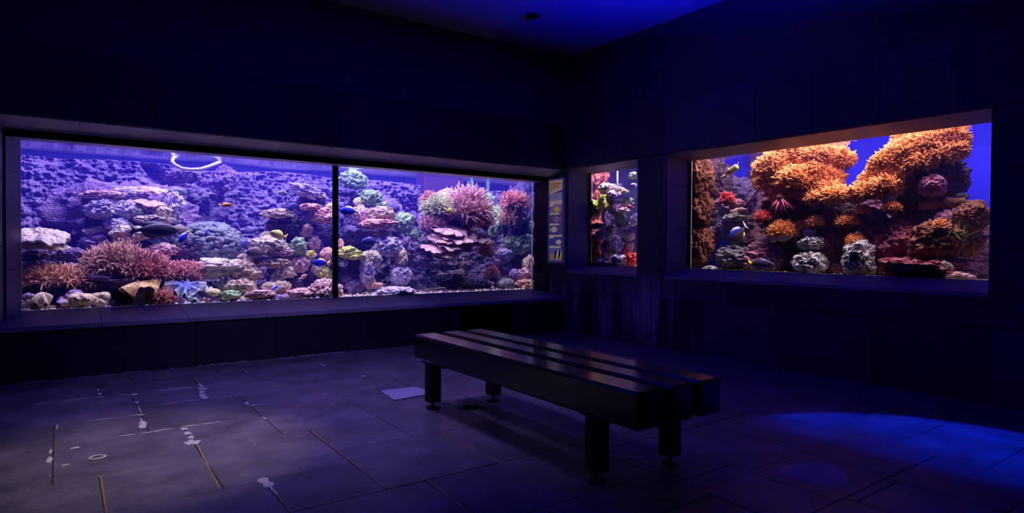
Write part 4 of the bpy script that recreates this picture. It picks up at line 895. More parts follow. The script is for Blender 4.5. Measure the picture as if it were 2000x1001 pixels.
toadstool(T, 124, 592, 32, 24, .06, 'lav', 'small lavender white cup left of the lumpy cream coral', folds=1, fall=.4, name='cup_coral', group=CL)
for px, py, w, h, mm, lab in ((52, 590, 24, 18, 'pinkrock', 'pink pebbly rock in the bottom corner beside the jamb'), (62, 601, 26, 10, 'green', 'green white crumb at the very corner of the long pane'), (56, 577, 20, 10, 'lilac', 'pale lilac flake above the corner pebbles'),
                              (98, 601, 26, 10, 'tan', 'tan pebble row under the curled pink coral'), (215, 592, 22, 18, 'plum', 'dark maroon lump between lumpy cream and toadstool corals'), (293, 590, 24, 14, 'lav', 'lavender stone beside the toadstool stalk')):
    R(px, py, w, h, .08, mm, lab)
# ---- grey button mat
def buttons(T, label):
    SEED[0] += 1; p0, a, c, k = place(T, 408, 478, 120, 84, .72); g = np.random.default_rng(4); parts = []
    V, Fs = stone(a, a*.5, c, SEED[0], 5, .18, .05); parts.append((V, Fs))
    B, N = surf_pts(a, a*.5, c, 620, 4, -.8); s = N[:, 1] < .35; B = B[s]*(1+.1*fbm(N[s]*3, 1, 2))[:, None]; N = N[s]
    for b_, n_ in zip(B, N):
        r = g.uniform(.020, .034); V, Fs = ICO[2]; parts.append((V*r*np.array([1.2, 1, .8])*(1+.2*vnoise(V*2+b_*50, 3))[:, None]+b_, Fs))
    V, Fs = join(parts); return tag(link('button_coral', mesh('button_coral', V, Fs, M['greyzoa']), None, p0), label, 'coral', CL)
buttons(T, 'broad slope of grey green button coral in the middle of the left pane')
# ---- cream ledges left of the mullion
for a in ((428, 522, 92, 40, .5, 'cream', 'wide cream crusted ledge below the grey button coral', dict(amp=.4)), (475, 530, 70, 42, .48, 'tan', 'tan crusted rock right of the wide cream ledge', dict(amp=.36)), (482, 508, 44, 26, .6, 'tan', 'small tan lump left of the brown fish', {}),
          (522, 478, 72, 36, .52, 'cream', 'cream crust rock above the brown fish', dict(amp=.36)), (548, 492, 54, 24, .5, 'pinkrock', 'pink grey ledge under the pale yellow fish', dict(knobs=40)), (522, 460, 24, 18, .6, 'leather_y', 'pale yellow lump left of the pale yellow fish', dict(amp=.2)),
          (582, 482, 34, 42, .5, 'green', 'green white crusted pillar right of the pale yellow fish', dict(knobs=60)), (580, 515, 50, 36, .52, 'pinkrock', 'knobbly pink cream rock below the green white pillar', dict(knobs=60)), (540, 514, 70, 22, .5, 'tan', 'long tan ledge under the brown fish', dict(amp=.4)),
          (558, 531, 44, 26, .45, 'cream', 'cream knobbly lump at the end of the tan ledge', dict(knobs=50)), (600, 500, 34, 22, .55, 'tan', 'tan lump beneath the small yellow fish', {}), (613, 474, 26, 26, .6, 'pinkrock', 'pink branching lump right of the green white pillar', dict(knobs=30, kh=.4)),
          (597, 450, 26, 28, .62, 'salmon', 'rounded salmon rock below the salmon ridge', {}), (643, 500, 36, 34, .5, 'salmon', 'salmon rock leaning on the mullion above the blue fish', {}), (636, 534, 28, 26, .48, 'yellowgreen', 'pale yellow polyp clump beside the blue fish tail', dict(knobs=24, kh=.4)),
          (620, 526, 22, 22, .5, 'cream', 'cream polyp clump below the blue fish', dict(knobs=20, kh=.4)), (578, 552, 30, 24, .5, 'plum', 'dark red rock in the shade behind the blue white fish', {}), (545, 547, 20, 20, .4, 'tan', 'round tan ball above the blue white fish', dict(amp=.15)),
          (525, 562, 30, 24, .22, 'tan', 'round tan rock left of the blue white fish', dict(amp=.2)), (552, 562, 34, 28, .26, 'tan', 'tan cone shaped rock right of the blue white fish', {}), (472, 562, 62, 34, .26, 'tan', 'brownish rock behind the flat green white rock', dict(amp=.35)),
          (436, 556, 20, 24, .35, 'green', 'small green holed rock above the pale yellow sponge', {}), (505, 574, 60, 16, .12, 'pinkrock', 'low pink rubble rock between the tan rocks', dict(amp=.4)), (585, 574, 62, 22, .12, 'pinkrock', 'pink ruffled rock in front of the shaded hollow', dict(amp=.4)),
          (632, 566, 56, 34, .12, 'pinkrock', 'pink folded rock at the foot of the mullion', dict(amp=.45, rough=.3)), (448, 577, 40, 20, .1, 'green', 'flat green white rock right of the ruffled coral', dict(amp=.35)), (415, 571, 32, 18, .08, 'leather_y', 'pale yellow smooth sponge beside the ruffled coral', dict(amp=.12, rough=.04)),
          (480, 584, 34, 12, .07, 'tan', 'small tan rubble piece along the pane foot', {}), (405, 583, 26, 10, .07, 'pinkrock', 'small pink rubble piece under the pale yellow sponge', {}), (545, 581, 40, 12, .07, 'purple', 'small violet rubble piece along the pane foot', {}), (640, 585, 40, 10, .07, 'cream', 'small cream rubble piece left of the mullion foot', {}),
          (560, 438, 70, 40, .66, 'darkrock', 'dark pitted rock under the tan capped ledge', dict(amp=.36)), (545, 417, 64, 18, .62, 'tan', 'tan capped ledge above the pale yellow fish', dict(amp=.4)), (600, 375, 62, 24, .72, 'lilac', 'white lavender ridged rock at the top near the mullion', dict(amp=.4, rough=.3, tilt=.3)),
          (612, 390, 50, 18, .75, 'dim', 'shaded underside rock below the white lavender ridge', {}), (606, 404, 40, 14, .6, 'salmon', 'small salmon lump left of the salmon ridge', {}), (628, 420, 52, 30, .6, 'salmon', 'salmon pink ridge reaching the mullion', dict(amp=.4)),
          (643, 405, 22, 18, .62, 'leather_y', 'small pale yellow coral head against the mullion', dict(knobs=20)), (552, 377, 18, 10, .9, 'greyzoa', 'hazy blue green lump left of the white lavender ridge', {}), (619, 378, 20, 10, .95, 'greyzoa', 'hazy blue green lump by the mullion top', {}),
          (360, 344, 60, 26, 1.15, 'purple', 'violet crusted knob under the curved hose', {}), (440, 350, 50, 50, 1.15, 'purple', 'violet crusted rib right of the curved hose', dict(amp=.4)), (345, 375, 34, 14, .95, 'greyzoa', 'pale blue green ledge above the tall knobbed lilac coral', {}),
          # ---- right pane
          (690, 352, 60, 40, 1.0, 'green', 'mossy green rock high up just right of the mullion', dict(knobs=50)), (676, 376, 40, 16, .9, 'dim', 'dim blue ledge above the royal blue fish', {}), (724, 388, 50, 34, .72, 'green', 'green white knobbed peak of the right pane reef', dict(knobs=60)),
          (700, 395, 20, 18, .7, 'leather_y', 'pale green round sponge left of the knobbed peak', dict(amp=.15)), (744, 402, 34, 18, .68, 'green', 'green lump right of the knobbed peak', {}), (706, 418, 40, 34, .66, 'pinkrock', 'pink tan rock behind the royal blue fish tail', {}),
          (744, 418, 56, 32, .62, 'tan', 'tan rock in the middle above the arch', dict(amp=.36)), (740, 437, 70, 20, .52, 'salmon', 'salmon rimmed shelf above the arch', dict(amp=.45)), (768, 408, 24, 18, .8, 'dim', 'hazy blue rock right of the green lump', {}),
          (790, 434, 42, 46, .7, 'green', 'green mossy boulder left of the feathery cream coral', dict(knobs=50)), (806, 458, 34, 24, .66, 'green', 'small green boulder below the mossy one', {}), (682, 458, 46, 34, .6, 'dim', 'dark violet boulder under the royal blue fish', dict(amp=.36)),
          (682, 492, 44, 22, .42, 'yellowgreen', 'yellow green shelf near the mullion', dict(amp=.4)), (690, 500, 40, 14, .38, 'yellowgreen', 'lower yellow green flake near the mullion', dict(amp=.4)), (664, 478, 16, 24, .5, 'salmon', 'salmon lump touching the mullion in the right pane', {}),
          (748, 456, 34, 14, .5, 'pinkrock', 'pink knobbed lump just under the salmon rimmed shelf', dict(knobs=30)), (756, 480, 64, 40, .46, 'lilac', 'pale knobbly bridge of the rock arch', dict(knobs=70)), (790, 492, 40, 60, .52, 'purple', 'violet buttress behind the rock arch', dict(knobs=50)),
          (724, 505, 44, 34, .36, 'cream', 'cream knobbed top of the arch pillar by the mullion side', dict(knobs=60)), (716, 535, 30, 56, .36, 'lilac', 'hanging knobbed pillar on the mullion side of the arch', dict(knobs=70, kr=.2)), (722, 552, 24, 30, .32, 'cream', 'cream knobs at the foot of the hanging pillar', dict(knobs=30)),
          (783, 505, 24, 40, .36, 'tan', 'narrow tan neck of the pear shaped rock', {}), (782, 538, 48, 46, .34, 'lilac', 'pear shaped knobbly rock closing the arch', dict(knobs=50, kh=.12)), (772, 571, 94, 24, .12, 'lilac', 'row of white knobbly rock along the pane below the arch', dict(knobs=110, kr=.16)),
          (737, 558, 22, 14, .22, 'salmon', 'small orange brown mound under the arch', {}), (680, 545, 30, 24, .5, 'purple', 'violet knobbed lump low down by the mullion', dict(knobs=30)), (692, 560, 36, 30, .42, 'purple', 'violet lump beside the arch foot', {}),
          (670, 514, 18, 14, .45, 'lilac', 'small pale lump beside the mullion at mid height', {}), (662, 572, 16, 18, .2, 'pinkrock', 'pink lump at the mullion foot in the right pane', {}), (820, 510, 40, 22, .6, 'purple', 'violet ledge between the arch and the dark cave', {}),
          (872, 382, 40, 30, .62, 'lilac', 'knobbed lilac crown on top of the reef head', dict(knobs=60)), (870, 383, 20, 16, .5, 'leather_y', 'pale yellow round coral on the very top of the reef head', dict(amp=.12)), (832, 470, 36, 14, .5, 'greyrock', 'grey slab beside the lower pink shelves', {}),
          (985, 498, 40, 26, .42, 'lilac', 'white knobbed coral low at the far end', dict(knobs=50)), (974, 512, 26, 20, .42, 'lilac', 'pale lump under the white knobbed coral', dict(knobs=30)), (982, 527, 34, 20, .42, 'purple', 'violet lump above the grey dome coral', {}),
          (1004, 537, 24, 26, .30, 'lav', 'round lilac coral left of the tan rock pile', dict(amp=.12)), (1034, 515, 26, 34, .26, 'tan', 'upper tan rock leaning against the far jamb', {}), (1026, 535, 36, 26, .24, 'pinkrock', 'middle pink rock piled against the far jamb', dict(knobs=30)),
          (1024, 554, 46, 22, .16, 'salmon', 'bottom salmon rock piled against the far jamb', dict(knobs=30)), (1008, 478, 60, 42, .52, 'green', 'large green knobbed coral clump at the far end', dict(knobs=70, kr=.24)), (1030, 470, 34, 30, .5, 'green', 'green knobbed clump touching the far jamb', dict(knobs=40)),
          (1010, 430, 30, 36, .62, 'green', 'pale green lump below the far pink tuft', dict(knobs=30)), (1036, 442, 22, 26, .6, 'green', 'small green lump high against the far jamb', dict(knobs=20)), (966, 430, 26, 62, .85, 'green', 'slim green column right of the reef head', dict(knobs=50)),
          (955, 395, 30, 40, 1.0, 'green', 'hazy green lump near the mossy pipes', dict(knobs=30)), (880, 548, 60, 30, .9, 'dim', 'dim stone at the bottom of the dark cave', {}), (930, 555, 60, 24, .8, 'dim', 'second dim stone deep in the dark cave', {}), (985, 556, 44, 28, .24, 'dim', 'dim plinth under the grey dome coral', {})):
    R(*a[:7], **a[7])
rock(T, 988, 555, 42, 26, .12, 'greyrock', 'low grey dome coral near the far bottom corner', 'dome_coral', 'coral', amp=.06, rough=.05, group=CL)
plates(T, [(878, 448, 84, 14, .30), (888, 456, 108, 13, .34), (928, 464, 70, 10, .32), (868, 466, 70, 11, .28), (878, 474, 92, 12, .30), (932, 472, 60, 8, .34), (846, 485, 52, 11, .26), (905, 483, 30, 7, .26), (868, 495, 52, 9, .24)], 'pinkrock', 'stack of thin pink shelf corals over the dark cave', group=CL, deep=.9, tilt=.36)
fingers(T, 912, 410, 76, 82, .42, 'purple', 'pink_poly', 'large pink anemone like coral with long flowing tentacles', n=620, length=34, thick=1.5, up=.45, curl=.35, group=CL)
fingers(T, 856, 405, 72, 46, .46, 'purple', 'cream_poly', 'feathery cream green coral beside the long pink tentacles', n=620, length=18, thick=1.3, up=.35, group=CL)
fingers(T, 840, 390, 34, 30, .56, 'purple', 'rose_poly', 'small rosy tuft on the shoulder of the reef head', n=260, length=13, thick=1.3, group=CL)
fingers(T, 846, 436, 56, 40, .45, 'purple', 'pink_poly', 'lilac bristly coral under the feathery cream one', n=420, length=13, thick=1.5, group=CL)
fingers(T, 948, 432, 26, 40, .40, 'purple', 'pink_poly', 'pink bristly clump where the orange fish gather', n=200, length=13, thick=1.5, group=CL)
fingers(T, 950, 490, 34, 26, .44, 'plum', 'rose_poly', 'rosy domed tuft beneath the thin pink shelves', n=320, length=9, thick=1.2, group=CL)
fingers(T, 962, 535, 24, 34, .30, 'plum', 'rose_poly', 'upright rosy tuft beside the grey dome coral', n=240, length=10, thick=1.3, up=.7, group=CL)
fingers(T, 1006, 396, 58, 34, .45, 'plum', 'rose_poly', 'pink brown tentacled tuft high at the far end', n=380, length=18, thick=1.4, group=CL)
fingers(T, 993, 423, 22, 40, .5, 'plum', 'peach_poly', 'hanging peach tuft below the high pink brown one', n=200, length=13, thick=1.4, up=-.3, group=CL)
# ---- fish of the long tank
fish(T, 306, 449, 78, .22, 'unicorn', 'large dark grey fish gliding above the tentacled corals', 1, name='unicorn_fish', group=FL)
fish(T, 359, 463, 28, .2, 'bluetang', 'small royal blue fish diving steeply beside the large dark fish', -1, -.85, .2, 'blue_tang', FL)
fish(T, 352, 446, 34, .45, 'stripe', 'fawn striped fish behind the head of the large dark fish', -1, 0, .5, 'striped_fish', FL)
fish(T, 404, 451, 20, .3, 'bluetang', 'small royal blue fish seen end on above the grey button coral', -1, -.5, 1.1, 'blue_tang', FL)
fish(T, 442, 400, 23, .25, 'orange', 'lone orange fish in the open water of the left pane', 1, .1, 0, 'orange_anthias', FL)
fish(T, 477, 476, 26, .35, 'violet', 'hazy violet tall fish left of the brown fish', 1, .3, .5, 'violet_tang', FL)
fish(T, 500, 493, 40, .28, 'brown', 'brown tang fish in front of the cream crust rock', -1, .05, .2, 'brown_tang', FL)
fish(T, 543, 458, 34, .25, 'yellowback', 'pale yellow fish with a dark line, below the tan capped ledge', -1, .25, .3, 'yellow_tang', FL)
fish(T, 608, 495, 20, .3, 'yellow', 'small bright yellow fish left of the mullion', 1, .4, .5, 'yellow_tang', FL)
fish(T, 626, 513, 34, .25, 'bluetang', 'royal blue fish low down left of the mullion', -1, .05, .15, 'blue_tang', FL)
fish(T, 537, 564, 22, .16, 'bluewhite', 'blue and white fish in front of the tan rocks near the bottom', 1, .4, .3, 'damsel_fish', FL)
fish(T, 593, 540, 17, .2, 'clown', 'tiny orange white banded fish in the shaded hollow left of the mullion', 1, .5, .1, 'banded_fish', FL)
fish(T, 570, 404, 28, .5, 'darkblue', 'dim dark blue fish under the white lavender ridge', 1, .5, .4, 'dark_blue_fish', FL)
fish(T, 681, 412, 38, .2, 'bluetang', 'royal blue fish with yellow tail just right of the mullion', -1, 0, .1, 'blue_tang', FL)
fish(T, 879, 412, 20, .2, 'yellow', 'yellow fish over the feathery cream coral', 1, 0, .4, 'yellow_tang', FL)
for px, py, pit, lab in ((945, 408, .4, 'uppermost orange fish beside the long pink tentacles'), (942, 436, .6, 'orange fish above the thin pink shelves'), (924, 449, .1, 'orange fish at the back edge of the pink shelf stack'), (956, 476, .0, 'lowest orange fish right of the pink shelf stack')):
    fish(T, px, py, 15, .16, 'orange', lab, -1 if px < 950 else 1, pit, .3, 'orange_anthias', FL)
fish(T, 937, 441, 13, .18, 'red', 'tiny crimson fish among the orange fish by the pink shelves', 1, .2, 0, 'red_fish', FL)
fish(T, 722, 472, 36, .3, 'darkblue', 'dim dark blue fish above the rock arch', -1, 0, .1, 'dark_blue_fish', FL)
fish(T, 869, 513, 16, .3, 'bandit', 'tiny black white banded fish in the dark cave', 1, -.4, .1, 'banded_fish', FL)
fish(T, 765, 431, 10, .4, 'bluetang', 'tiny bright blue fish above the salmon rimmed shelf', 1, 0, .6, 'blue_fish', FL)

# ================================================================== SMALL CORNER TANK
T = 'R'
GS = 'reef rocks in the small window tank'; CS = 'corals in the small window tank'
o = link('coral_sand', bed('coral_sand', XG+.03, 6.4, 4.65, 6.42, .79, M['sand'], 5)); tag(o, 'pale sand on the bottom of the small window tank', 'sand', None, 'stuff')
for a in ((1158, 355, 50, 110, .36, 'rusty', 'rust red rock wall at the corner side of the small window', dict(amp=.3, deep=.4)), (1160, 455, 34, 90, .40, 'rusty', 'rust red rock low at the corner side of the small window', dict(deep=.4)),
          (1186, 368, 36, 22, .12, 'cream', 'cream green knobbed ledge high in the small window', dict(knobs=40)), (1202, 383, 36, 22, .10, 'lilac', 'white knobbed coral in the upper middle of the small window', dict(knobs=60)),
          (1180, 386, 18, 12, .03, 'yellowgreen', 'bright yellow lump left of the yellow branch', {}), (1191, 397, 11, 24, .03, 'yellowgreen', 'yellow branch hanging down in the small window', dict(tilt=-.4)), (1163, 406, 28, 24, .02, 'yellowgreen', 'lacy yellow sponge against the corner side pane edge', dict(amp=.5, rough=.35)),
          (1158, 396, 22, 12, .1, 'brown', 'brown knot above the lacy yellow sponge', {}), (1210, 370, 20, 9, .12, 'leather_w', 'pale flat cap above the small yellow ball', dict(amp=.2)), (1220, 374, 20, 8, .14, 'leather_w', 'second pale flat cap beside the first', dict(amp=.2)), (1210, 378, 9, 9, .08, 'orange_poly', 'small yellow ball under the pale flat caps', dict(amp=.1)),
          (1204, 408, 34, 28, .12, 'pinkrock', 'pink lilac knobbed rock in the middle of the small window', dict(knobs=40)), (1218, 411, 26, 10, .08, 'pinkrock', 'pale pink flat shelf at mid height in the small window', dict(amp=.35)), (1211, 428, 18, 28, .1, 'green', 'pale green knobbed column hanging in the small window', dict(knobs=30)),
          (1226, 397, 22, 20, .2, 'green', 'blue green bushy lump behind the red fish', dict(knobs=20, kh=.4)), (1236, 343, 18, 14, .15, 'green', 'bright green lump in the top far corner of the small window', dict(knobs=16)), (1238, 362, 12, 9, .1, 'lilac', 'white ringed knob below the green lump', {}),
          (1230, 436, 16, 10, .12, 'lilac', 'white flat knob at the far edge of the small window', {}), (1239, 428, 10, 24, .12, 'lilac', 'lavender knobbed strip at the far edge of the small window', dict(knobs=14)), (1168, 441, 36, 10, .2, 'purple', 'violet ledge under the lacy yellow sponge', {}),
          (1182, 457, 36, 22, .1, 'lilac', 'lilac knobbed rock at the lower middle of the small window', dict(knobs=40)), (1193, 446, 18, 14, .1, 'tan', 'tan knob on top of the lilac knobbed rock', dict(knobs=14)), (1160, 478, 22, 34, .12, 'maroon', 'dark red speckled rock by the lower corner side edge', {}),
          (1184, 482, 20, 20, .12, 'purple', 'blue violet lump low in the small window', {}), (1164, 503, 24, 24, .05, 'redsponge', 'red sponge in the lower corner side of the small window', dict(knobs=16, kh=.3)), (1176, 510, 24, 18, .05, 'lilac', 'lilac lump beside the red sponge', dict(knobs=20)),
          (1195, 494, 16, 14, .07, 'yellowgreen', 'round mustard sponge near the bottom of the small window', {}), (1226, 460, 24, 26, .14, 'pinkrock', 'pink tan boulder at the far side of the small window', {}), (1228, 482, 22, 22, .12, 'salmon', 'salmon red boulder under the pink tan boulder', dict(knobs=20)),
          (1213, 506, 36, 22, .06, 'lilac', 'lilac knobbed coral on the bottom of the small window', dict(knobs=50)), (1221, 491, 14, 12, .08, 'redsponge', 'small red ball above the bottom lilac coral', {}), (1233, 506, 24, 24, .05, 'redsponge', 'coral red sponge in the far bottom corner of the small window', dict(knobs=16, kh=.35)),
          (1200, 440, 60, 120, .62, 'dim', 'dim violet rock filling the back of the small window tank', dict(deep=.3)), (1190, 517, 80, 14, .08, 'purple', 'low violet rubble along the foot of the small window', dict(knobs=40)), (1235, 330, 40, 40, .6, 'dim', 'hazy violet rock at the top back of the small window tank', {})):
    R(a[0], a[1], a[2]*1.14, a[3]*1.14, a[4]+.02, *a[5:7], group=GS, **a[7])
m = MB(); p, t = at('R', 1206, 345, .4); m.tube([(p.x, p.y, 1.62), (p.x, p.y, 2.1)], .012, 12); tag(link('pipe', m.me('pipe', M['hose'], True)), 'thin pale pipe upright in the top of the small window', 'pipe')
fish('R', 1230, 403, 16, .08, 'red', 'small red fish near the far edge of the small window', -1, .3, .3, 'red_fish', 'fish in the small window tank')

# ================================================================== LARGE WINDOW TANK
GO = 'reef rocks in the large window tank'; CO = 'corals in the large window tank'; FO = 'fish in the large window tank'
o = link('coral_sand', bed('coral_sand', XG+.03, 7.0, .95, 4.5, .79, M['sand'], 7)); tag(o, 'pale sand on the bottom of the large window tank', 'sand', None, 'stuff')
rubble('coral_rubble', XG+.04, XG+.25, 1.6, 4.3, .80, 420, 9, [M['pinkpurple'], M['cream'], M['brown'], M['white']], 'loose rubble along the foot of the large window', .006, .02)
for a in ((1369, 345, 54, 90, .15, 'brown', 'brown red speckled rock at the top of the column inside the large window', dict(amp=.34, deep=.5)), (1369, 410, 54, 84, .15, 'brown', 'brown red speckled rock at mid height of the same column', dict(amp=.34, deep=.5)), (1369, 480, 54, 86, .14, 'brown', 'brown red speckled rock at the foot of the column', dict(amp=.34, deep=.5)),
          (1400, 350, 50, 90, .5, 'darkrock', 'dark rock behind the yellow boxy fish tail', {}), (1430, 375, 90, 70, .9, 'dim', 'dim blue rock behind the yellow boxy fish', {}), (1405, 404, 60, 40, .5, 'purple', 'purple crusted rock under the yellow boxy fish', dict(amp=.36)), (1440, 398, 34, 24, .45, 'pinkpurple', 'magenta speckled knob beside the small orange tuft', dict(knobs=30)),
          (1400, 440, 60, 50, .5, 'dim', 'shaded blue rock beside the speckled column', {}), (1437, 425, 56, 18, .28, 'white', 'white flat topped slab left of the spiny pink urchin', dict(amp=.2)), (1445, 412, 36, 14, .3, 'pinkrock', 'pink crust on top of the white slab', {}), (1430, 448, 62, 44, .32, 'purple', 'violet crusted rock under the white slab', dict(amp=.34)),
          (1392, 462, 40, 40, .35, 'purple', 'blue violet spiky rock beside the speckled column', dict(knobs=40, kh=.3)), (1440, 502, 90, 48, .26, 'greyrock', 'lilac grey pitted boulder behind the dark fish with yellow tail', {}), (1395, 527, 52, 16, .1, 'white', 'white veined flat stone in the corner of the large window', dict(amp=.34)),
          (1488, 508, 80, 66, .2, 'pinkpurple', 'magenta and pink encrusted boulder behind the dark fish with yellow tail', {}), (1512, 404, 48, 36, .42, 'darkrock', 'round brown rock under the spiny pink urchin', dict(amp=.15)), (1492, 468, 26, 18, .3, 'leather_w', 'pale shell like cup beside the big orange tuft', dict(amp=.15)),
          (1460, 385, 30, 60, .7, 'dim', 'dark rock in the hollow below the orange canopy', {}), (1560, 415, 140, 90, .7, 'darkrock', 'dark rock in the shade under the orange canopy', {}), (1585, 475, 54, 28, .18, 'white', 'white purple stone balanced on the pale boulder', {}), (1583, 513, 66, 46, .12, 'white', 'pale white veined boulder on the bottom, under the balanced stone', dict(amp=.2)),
          (1580, 455, 26, 18, .22, 'lilac', 'small lilac knob on the balanced stone', dict(knobs=20)), (1625, 480, 70, 120, .42, 'maroon', 'tall maroon rock between the two pale boulders', {}), (1678, 507, 66, 72, .12, 'white', 'white veined boulder with blue foot, second pale boulder on the bottom', dict(amp=.25)),
          (1640, 525, 40, 30, .2, 'maroon', 'low maroon rock between the pale boulders', dict(knobs=20)), (1700, 430, 60, 50, .36, 'purple', 'violet spiny rock under the orange ridge', dict(knobs=50, kh=.34)), (1735, 388, 26, 24, .24, 'white', 'small white knob at the edge of the black hollow', {}), (1660, 425, 50, 60, .5, 'darkrock', 'dark rock behind the small orange tufts', {}),
          (1750, 475, 110, 100, .36, 'maroon', 'maroon crusted slope right of the violet spiny rock', dict(amp=.36)), (1795, 525, 150, 56, .2, 'maroon', 'wide low magenta maroon rock along the bottom', dict(amp=.34)), (1828, 470, 96, 86, .22, 'brown', 'speckled brown pink mound before the log', dict(amp=.3)), (1752, 520, 26, 20, .1, 'yellowgreen', 'small yellowish crust on the magenta rock', {}),
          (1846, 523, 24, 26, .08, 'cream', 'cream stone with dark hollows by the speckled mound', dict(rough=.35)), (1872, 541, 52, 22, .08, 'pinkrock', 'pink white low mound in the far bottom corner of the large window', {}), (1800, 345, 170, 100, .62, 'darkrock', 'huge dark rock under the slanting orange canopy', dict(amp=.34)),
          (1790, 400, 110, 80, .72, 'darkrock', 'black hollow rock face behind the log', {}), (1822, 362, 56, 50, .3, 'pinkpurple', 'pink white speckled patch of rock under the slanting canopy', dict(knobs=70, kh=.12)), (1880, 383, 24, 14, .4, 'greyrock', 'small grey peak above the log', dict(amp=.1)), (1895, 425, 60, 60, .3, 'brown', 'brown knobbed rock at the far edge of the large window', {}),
          (1890, 470, 60, 60, .36, 'bark', 'shaded olive brown rock at the far edge of the large window', {}), (1905, 400, 40, 20, .4, 'bark', 'brown stone behind the log end', {}), (1845, 430, 40, 40, .3, 'pinkpurple', 'pinkish rock before the log', {})):
    R(*a[:7], group=GO, **a[7])
fingers('R', 1420, 388, 20, 30, .3, 'orangebase', 'red_poly', 'small coral red tuft under the yellow boxy fish', n=160, length=11, thick=1.6, group=CO)
OC = 'orange polyp corals in the large window tank'
def dark_slope():
    nu, nz = 260, 110; ys = np.linspace(.95, 4.5, nu); q = np.linspace(0, 1, nz); Yv, Q = np.meshgrid(ys, q); Yv, Q = Yv.ravel(), Q.ravel()
    top = np.interp(Yv, [.95, 2.0, 2.5, 3.3, 3.75, 4.0, 4.5], [1.30, 1.40, 1.52, 1.56, 1.86, 1.96, 1.98])+.05*fbm(np.stack([Yv*2.2, Yv*0, Yv*0], 1), 31, 3); Z = .76+(top-.76)*Q
    P = np.stack([Yv, Z, Yv*0], 1); D = .78+.45*Q+.14*fbm(P*2.2, 32, 3)+.05*ridged(P*6, 33, 3)-.05*np.maximum(0, ridged(P*14, 34, 2)); V = np.stack([XG+D, Yv, Z], 1)
    Fs = [(j*nu+i, (j+1)*nu+i, (j+1)*nu+i+1, j*nu+i+1) for j in range(nz-1) for i in range(nu-1)]; n0 = len(V); o = (nz-1)*nu; B = V[o:o+nu].copy(); B[:, 0] = XG+1.5; V = np.vstack([V, B]); Fs += [(o+i, n0+i, n0+i+1, o+i+1) for i in range(nu-1)]
    return mesh('reef_wall', V, Fs, M['slope'])
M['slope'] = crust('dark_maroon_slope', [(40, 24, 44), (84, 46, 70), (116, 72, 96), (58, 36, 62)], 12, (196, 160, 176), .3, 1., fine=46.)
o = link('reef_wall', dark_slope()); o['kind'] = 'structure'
colony('R', [(1510, 332, 84, 58, 0.36), (1560, 356, 96, 54, 0.30), (1500, 356, 50, 40, 0.34), (1594, 312, 96, 44, 0.44), (1548, 308, 90, 38, 0.44), (1636, 314, 58, 38, 0.50), (1590, 340, 60, 40, 0.36), (1615, 352, 50, 44, 0.44), (1530, 376, 60, 30, 0.34), (1612, 372, 46, 26, 0.34)],
       'large bushy orange polyp coral canopy on the side of the yellow boxy fish', 16, 1.35, group=OC)
colony('R', [(1697, 357, 30, 28, .34), (1716, 350, 42, 40, 0.34), (1736, 324, 70, 54, 0.36), (1770, 302, 80, 54, 0.38), (1808, 288, 84, 50, 0.40), (1845, 274, 76, 44, 0.44), (1864, 296, 34, 30, 0.40), (1790, 322, 60, 40, 0.34), (1832, 304, 54, 34, 0.36), (1800, 268, 110, 26, 0.50), (1752, 344, 44, 32, 0.34)],
       'orange polyp coral canopy slanting up towards the plain blue wall', 16, 1.35, group=OC)
colony('R', [(1598, 387, 52, 22, 0.26), (1632, 384, 52, 24, 0.26), (1664, 384, 40, 22, 0.26), (1698, 378, 56, 30, 0.24), (1728, 366, 54, 36, 0.24)], 'long orange polyp ridge joining the two canopies', 16, 1.5, group=OC)
fingers('R', 1530, 452, 58, 46, .16, 'stalk', 'orange_poly', 'thick orange tuft on a pale violet stalk near the bottom', n=520, length=15, thick=1.5, up=.8, group=CO)
for px, py, w, h, d, lab in ((1592, 434, 34, 34, .2, 'small orange tuft above the balanced stone'), (1568, 442, 20, 20, .24, 'tiny orange tuft left of the one above the balanced stone'), (1656, 432, 50, 30, .2, 'orange tuft above the second pale boulder'), (1684, 412, 26, 24, .2, 'orange tuft just under the orange ridge'),
                             (1672, 470, 46, 28, .16, 'orange tuft sitting right on the second pale boulder'), (1742, 406, 34, 18, .2, 'orange tuft at the rim of the black hollow'), (1836, 440, 18, 20, .14, 'small orange tuft on the speckled mound')):
    fingers('R', px, py, w, h, d, 'orangebase', 'orange_poly', lab, n=int(90+w*4), length=10, thick=1.4, up=.6, group=CO)
# spiny urchin and anemone
def urchin(px, py, d, label):
    p, t = at('R', px, py, d); k = t/F; root = thing('spiny_urchin', label, 'urchin', p, RZ['R']); V, Fs = stone(7*k, 6*k, 7*k, 5, 4, .12, .05); link('shell', mesh('urchin_shell', V, Fs, M['maroon']), root)
    g = random.Random(4); pk = plain('pink_spine', (226, 110, 150), .5, .3)
    for i in range(22):
        a = g.uniform(-2.6, -.5); y = g.uniform(-.7, .7); v = Vector((math.cos(a), y, math.sin(a))).normalized(); m = MB(); L = g.uniform(20, 34)*k
        m.tube([v*4*k, v*L*.6, v*L+Vector((0, 0, -3*k))], [1.5*k, 1.2*k, .5*k], 6); link('spine', m.me('spine', pk, True), root)
urchin(1524, 386, .14, 'pink spiny urchin hanging under the orange canopy')
fingers('R', 1490, 424, 30, 22, .16, 'maroon', 'red_poly', 'small pink red anemone left of the spiny urchin', n=130, length=11, thick=1.1, up=.2, cat='anemone', name='anemone', group=None)
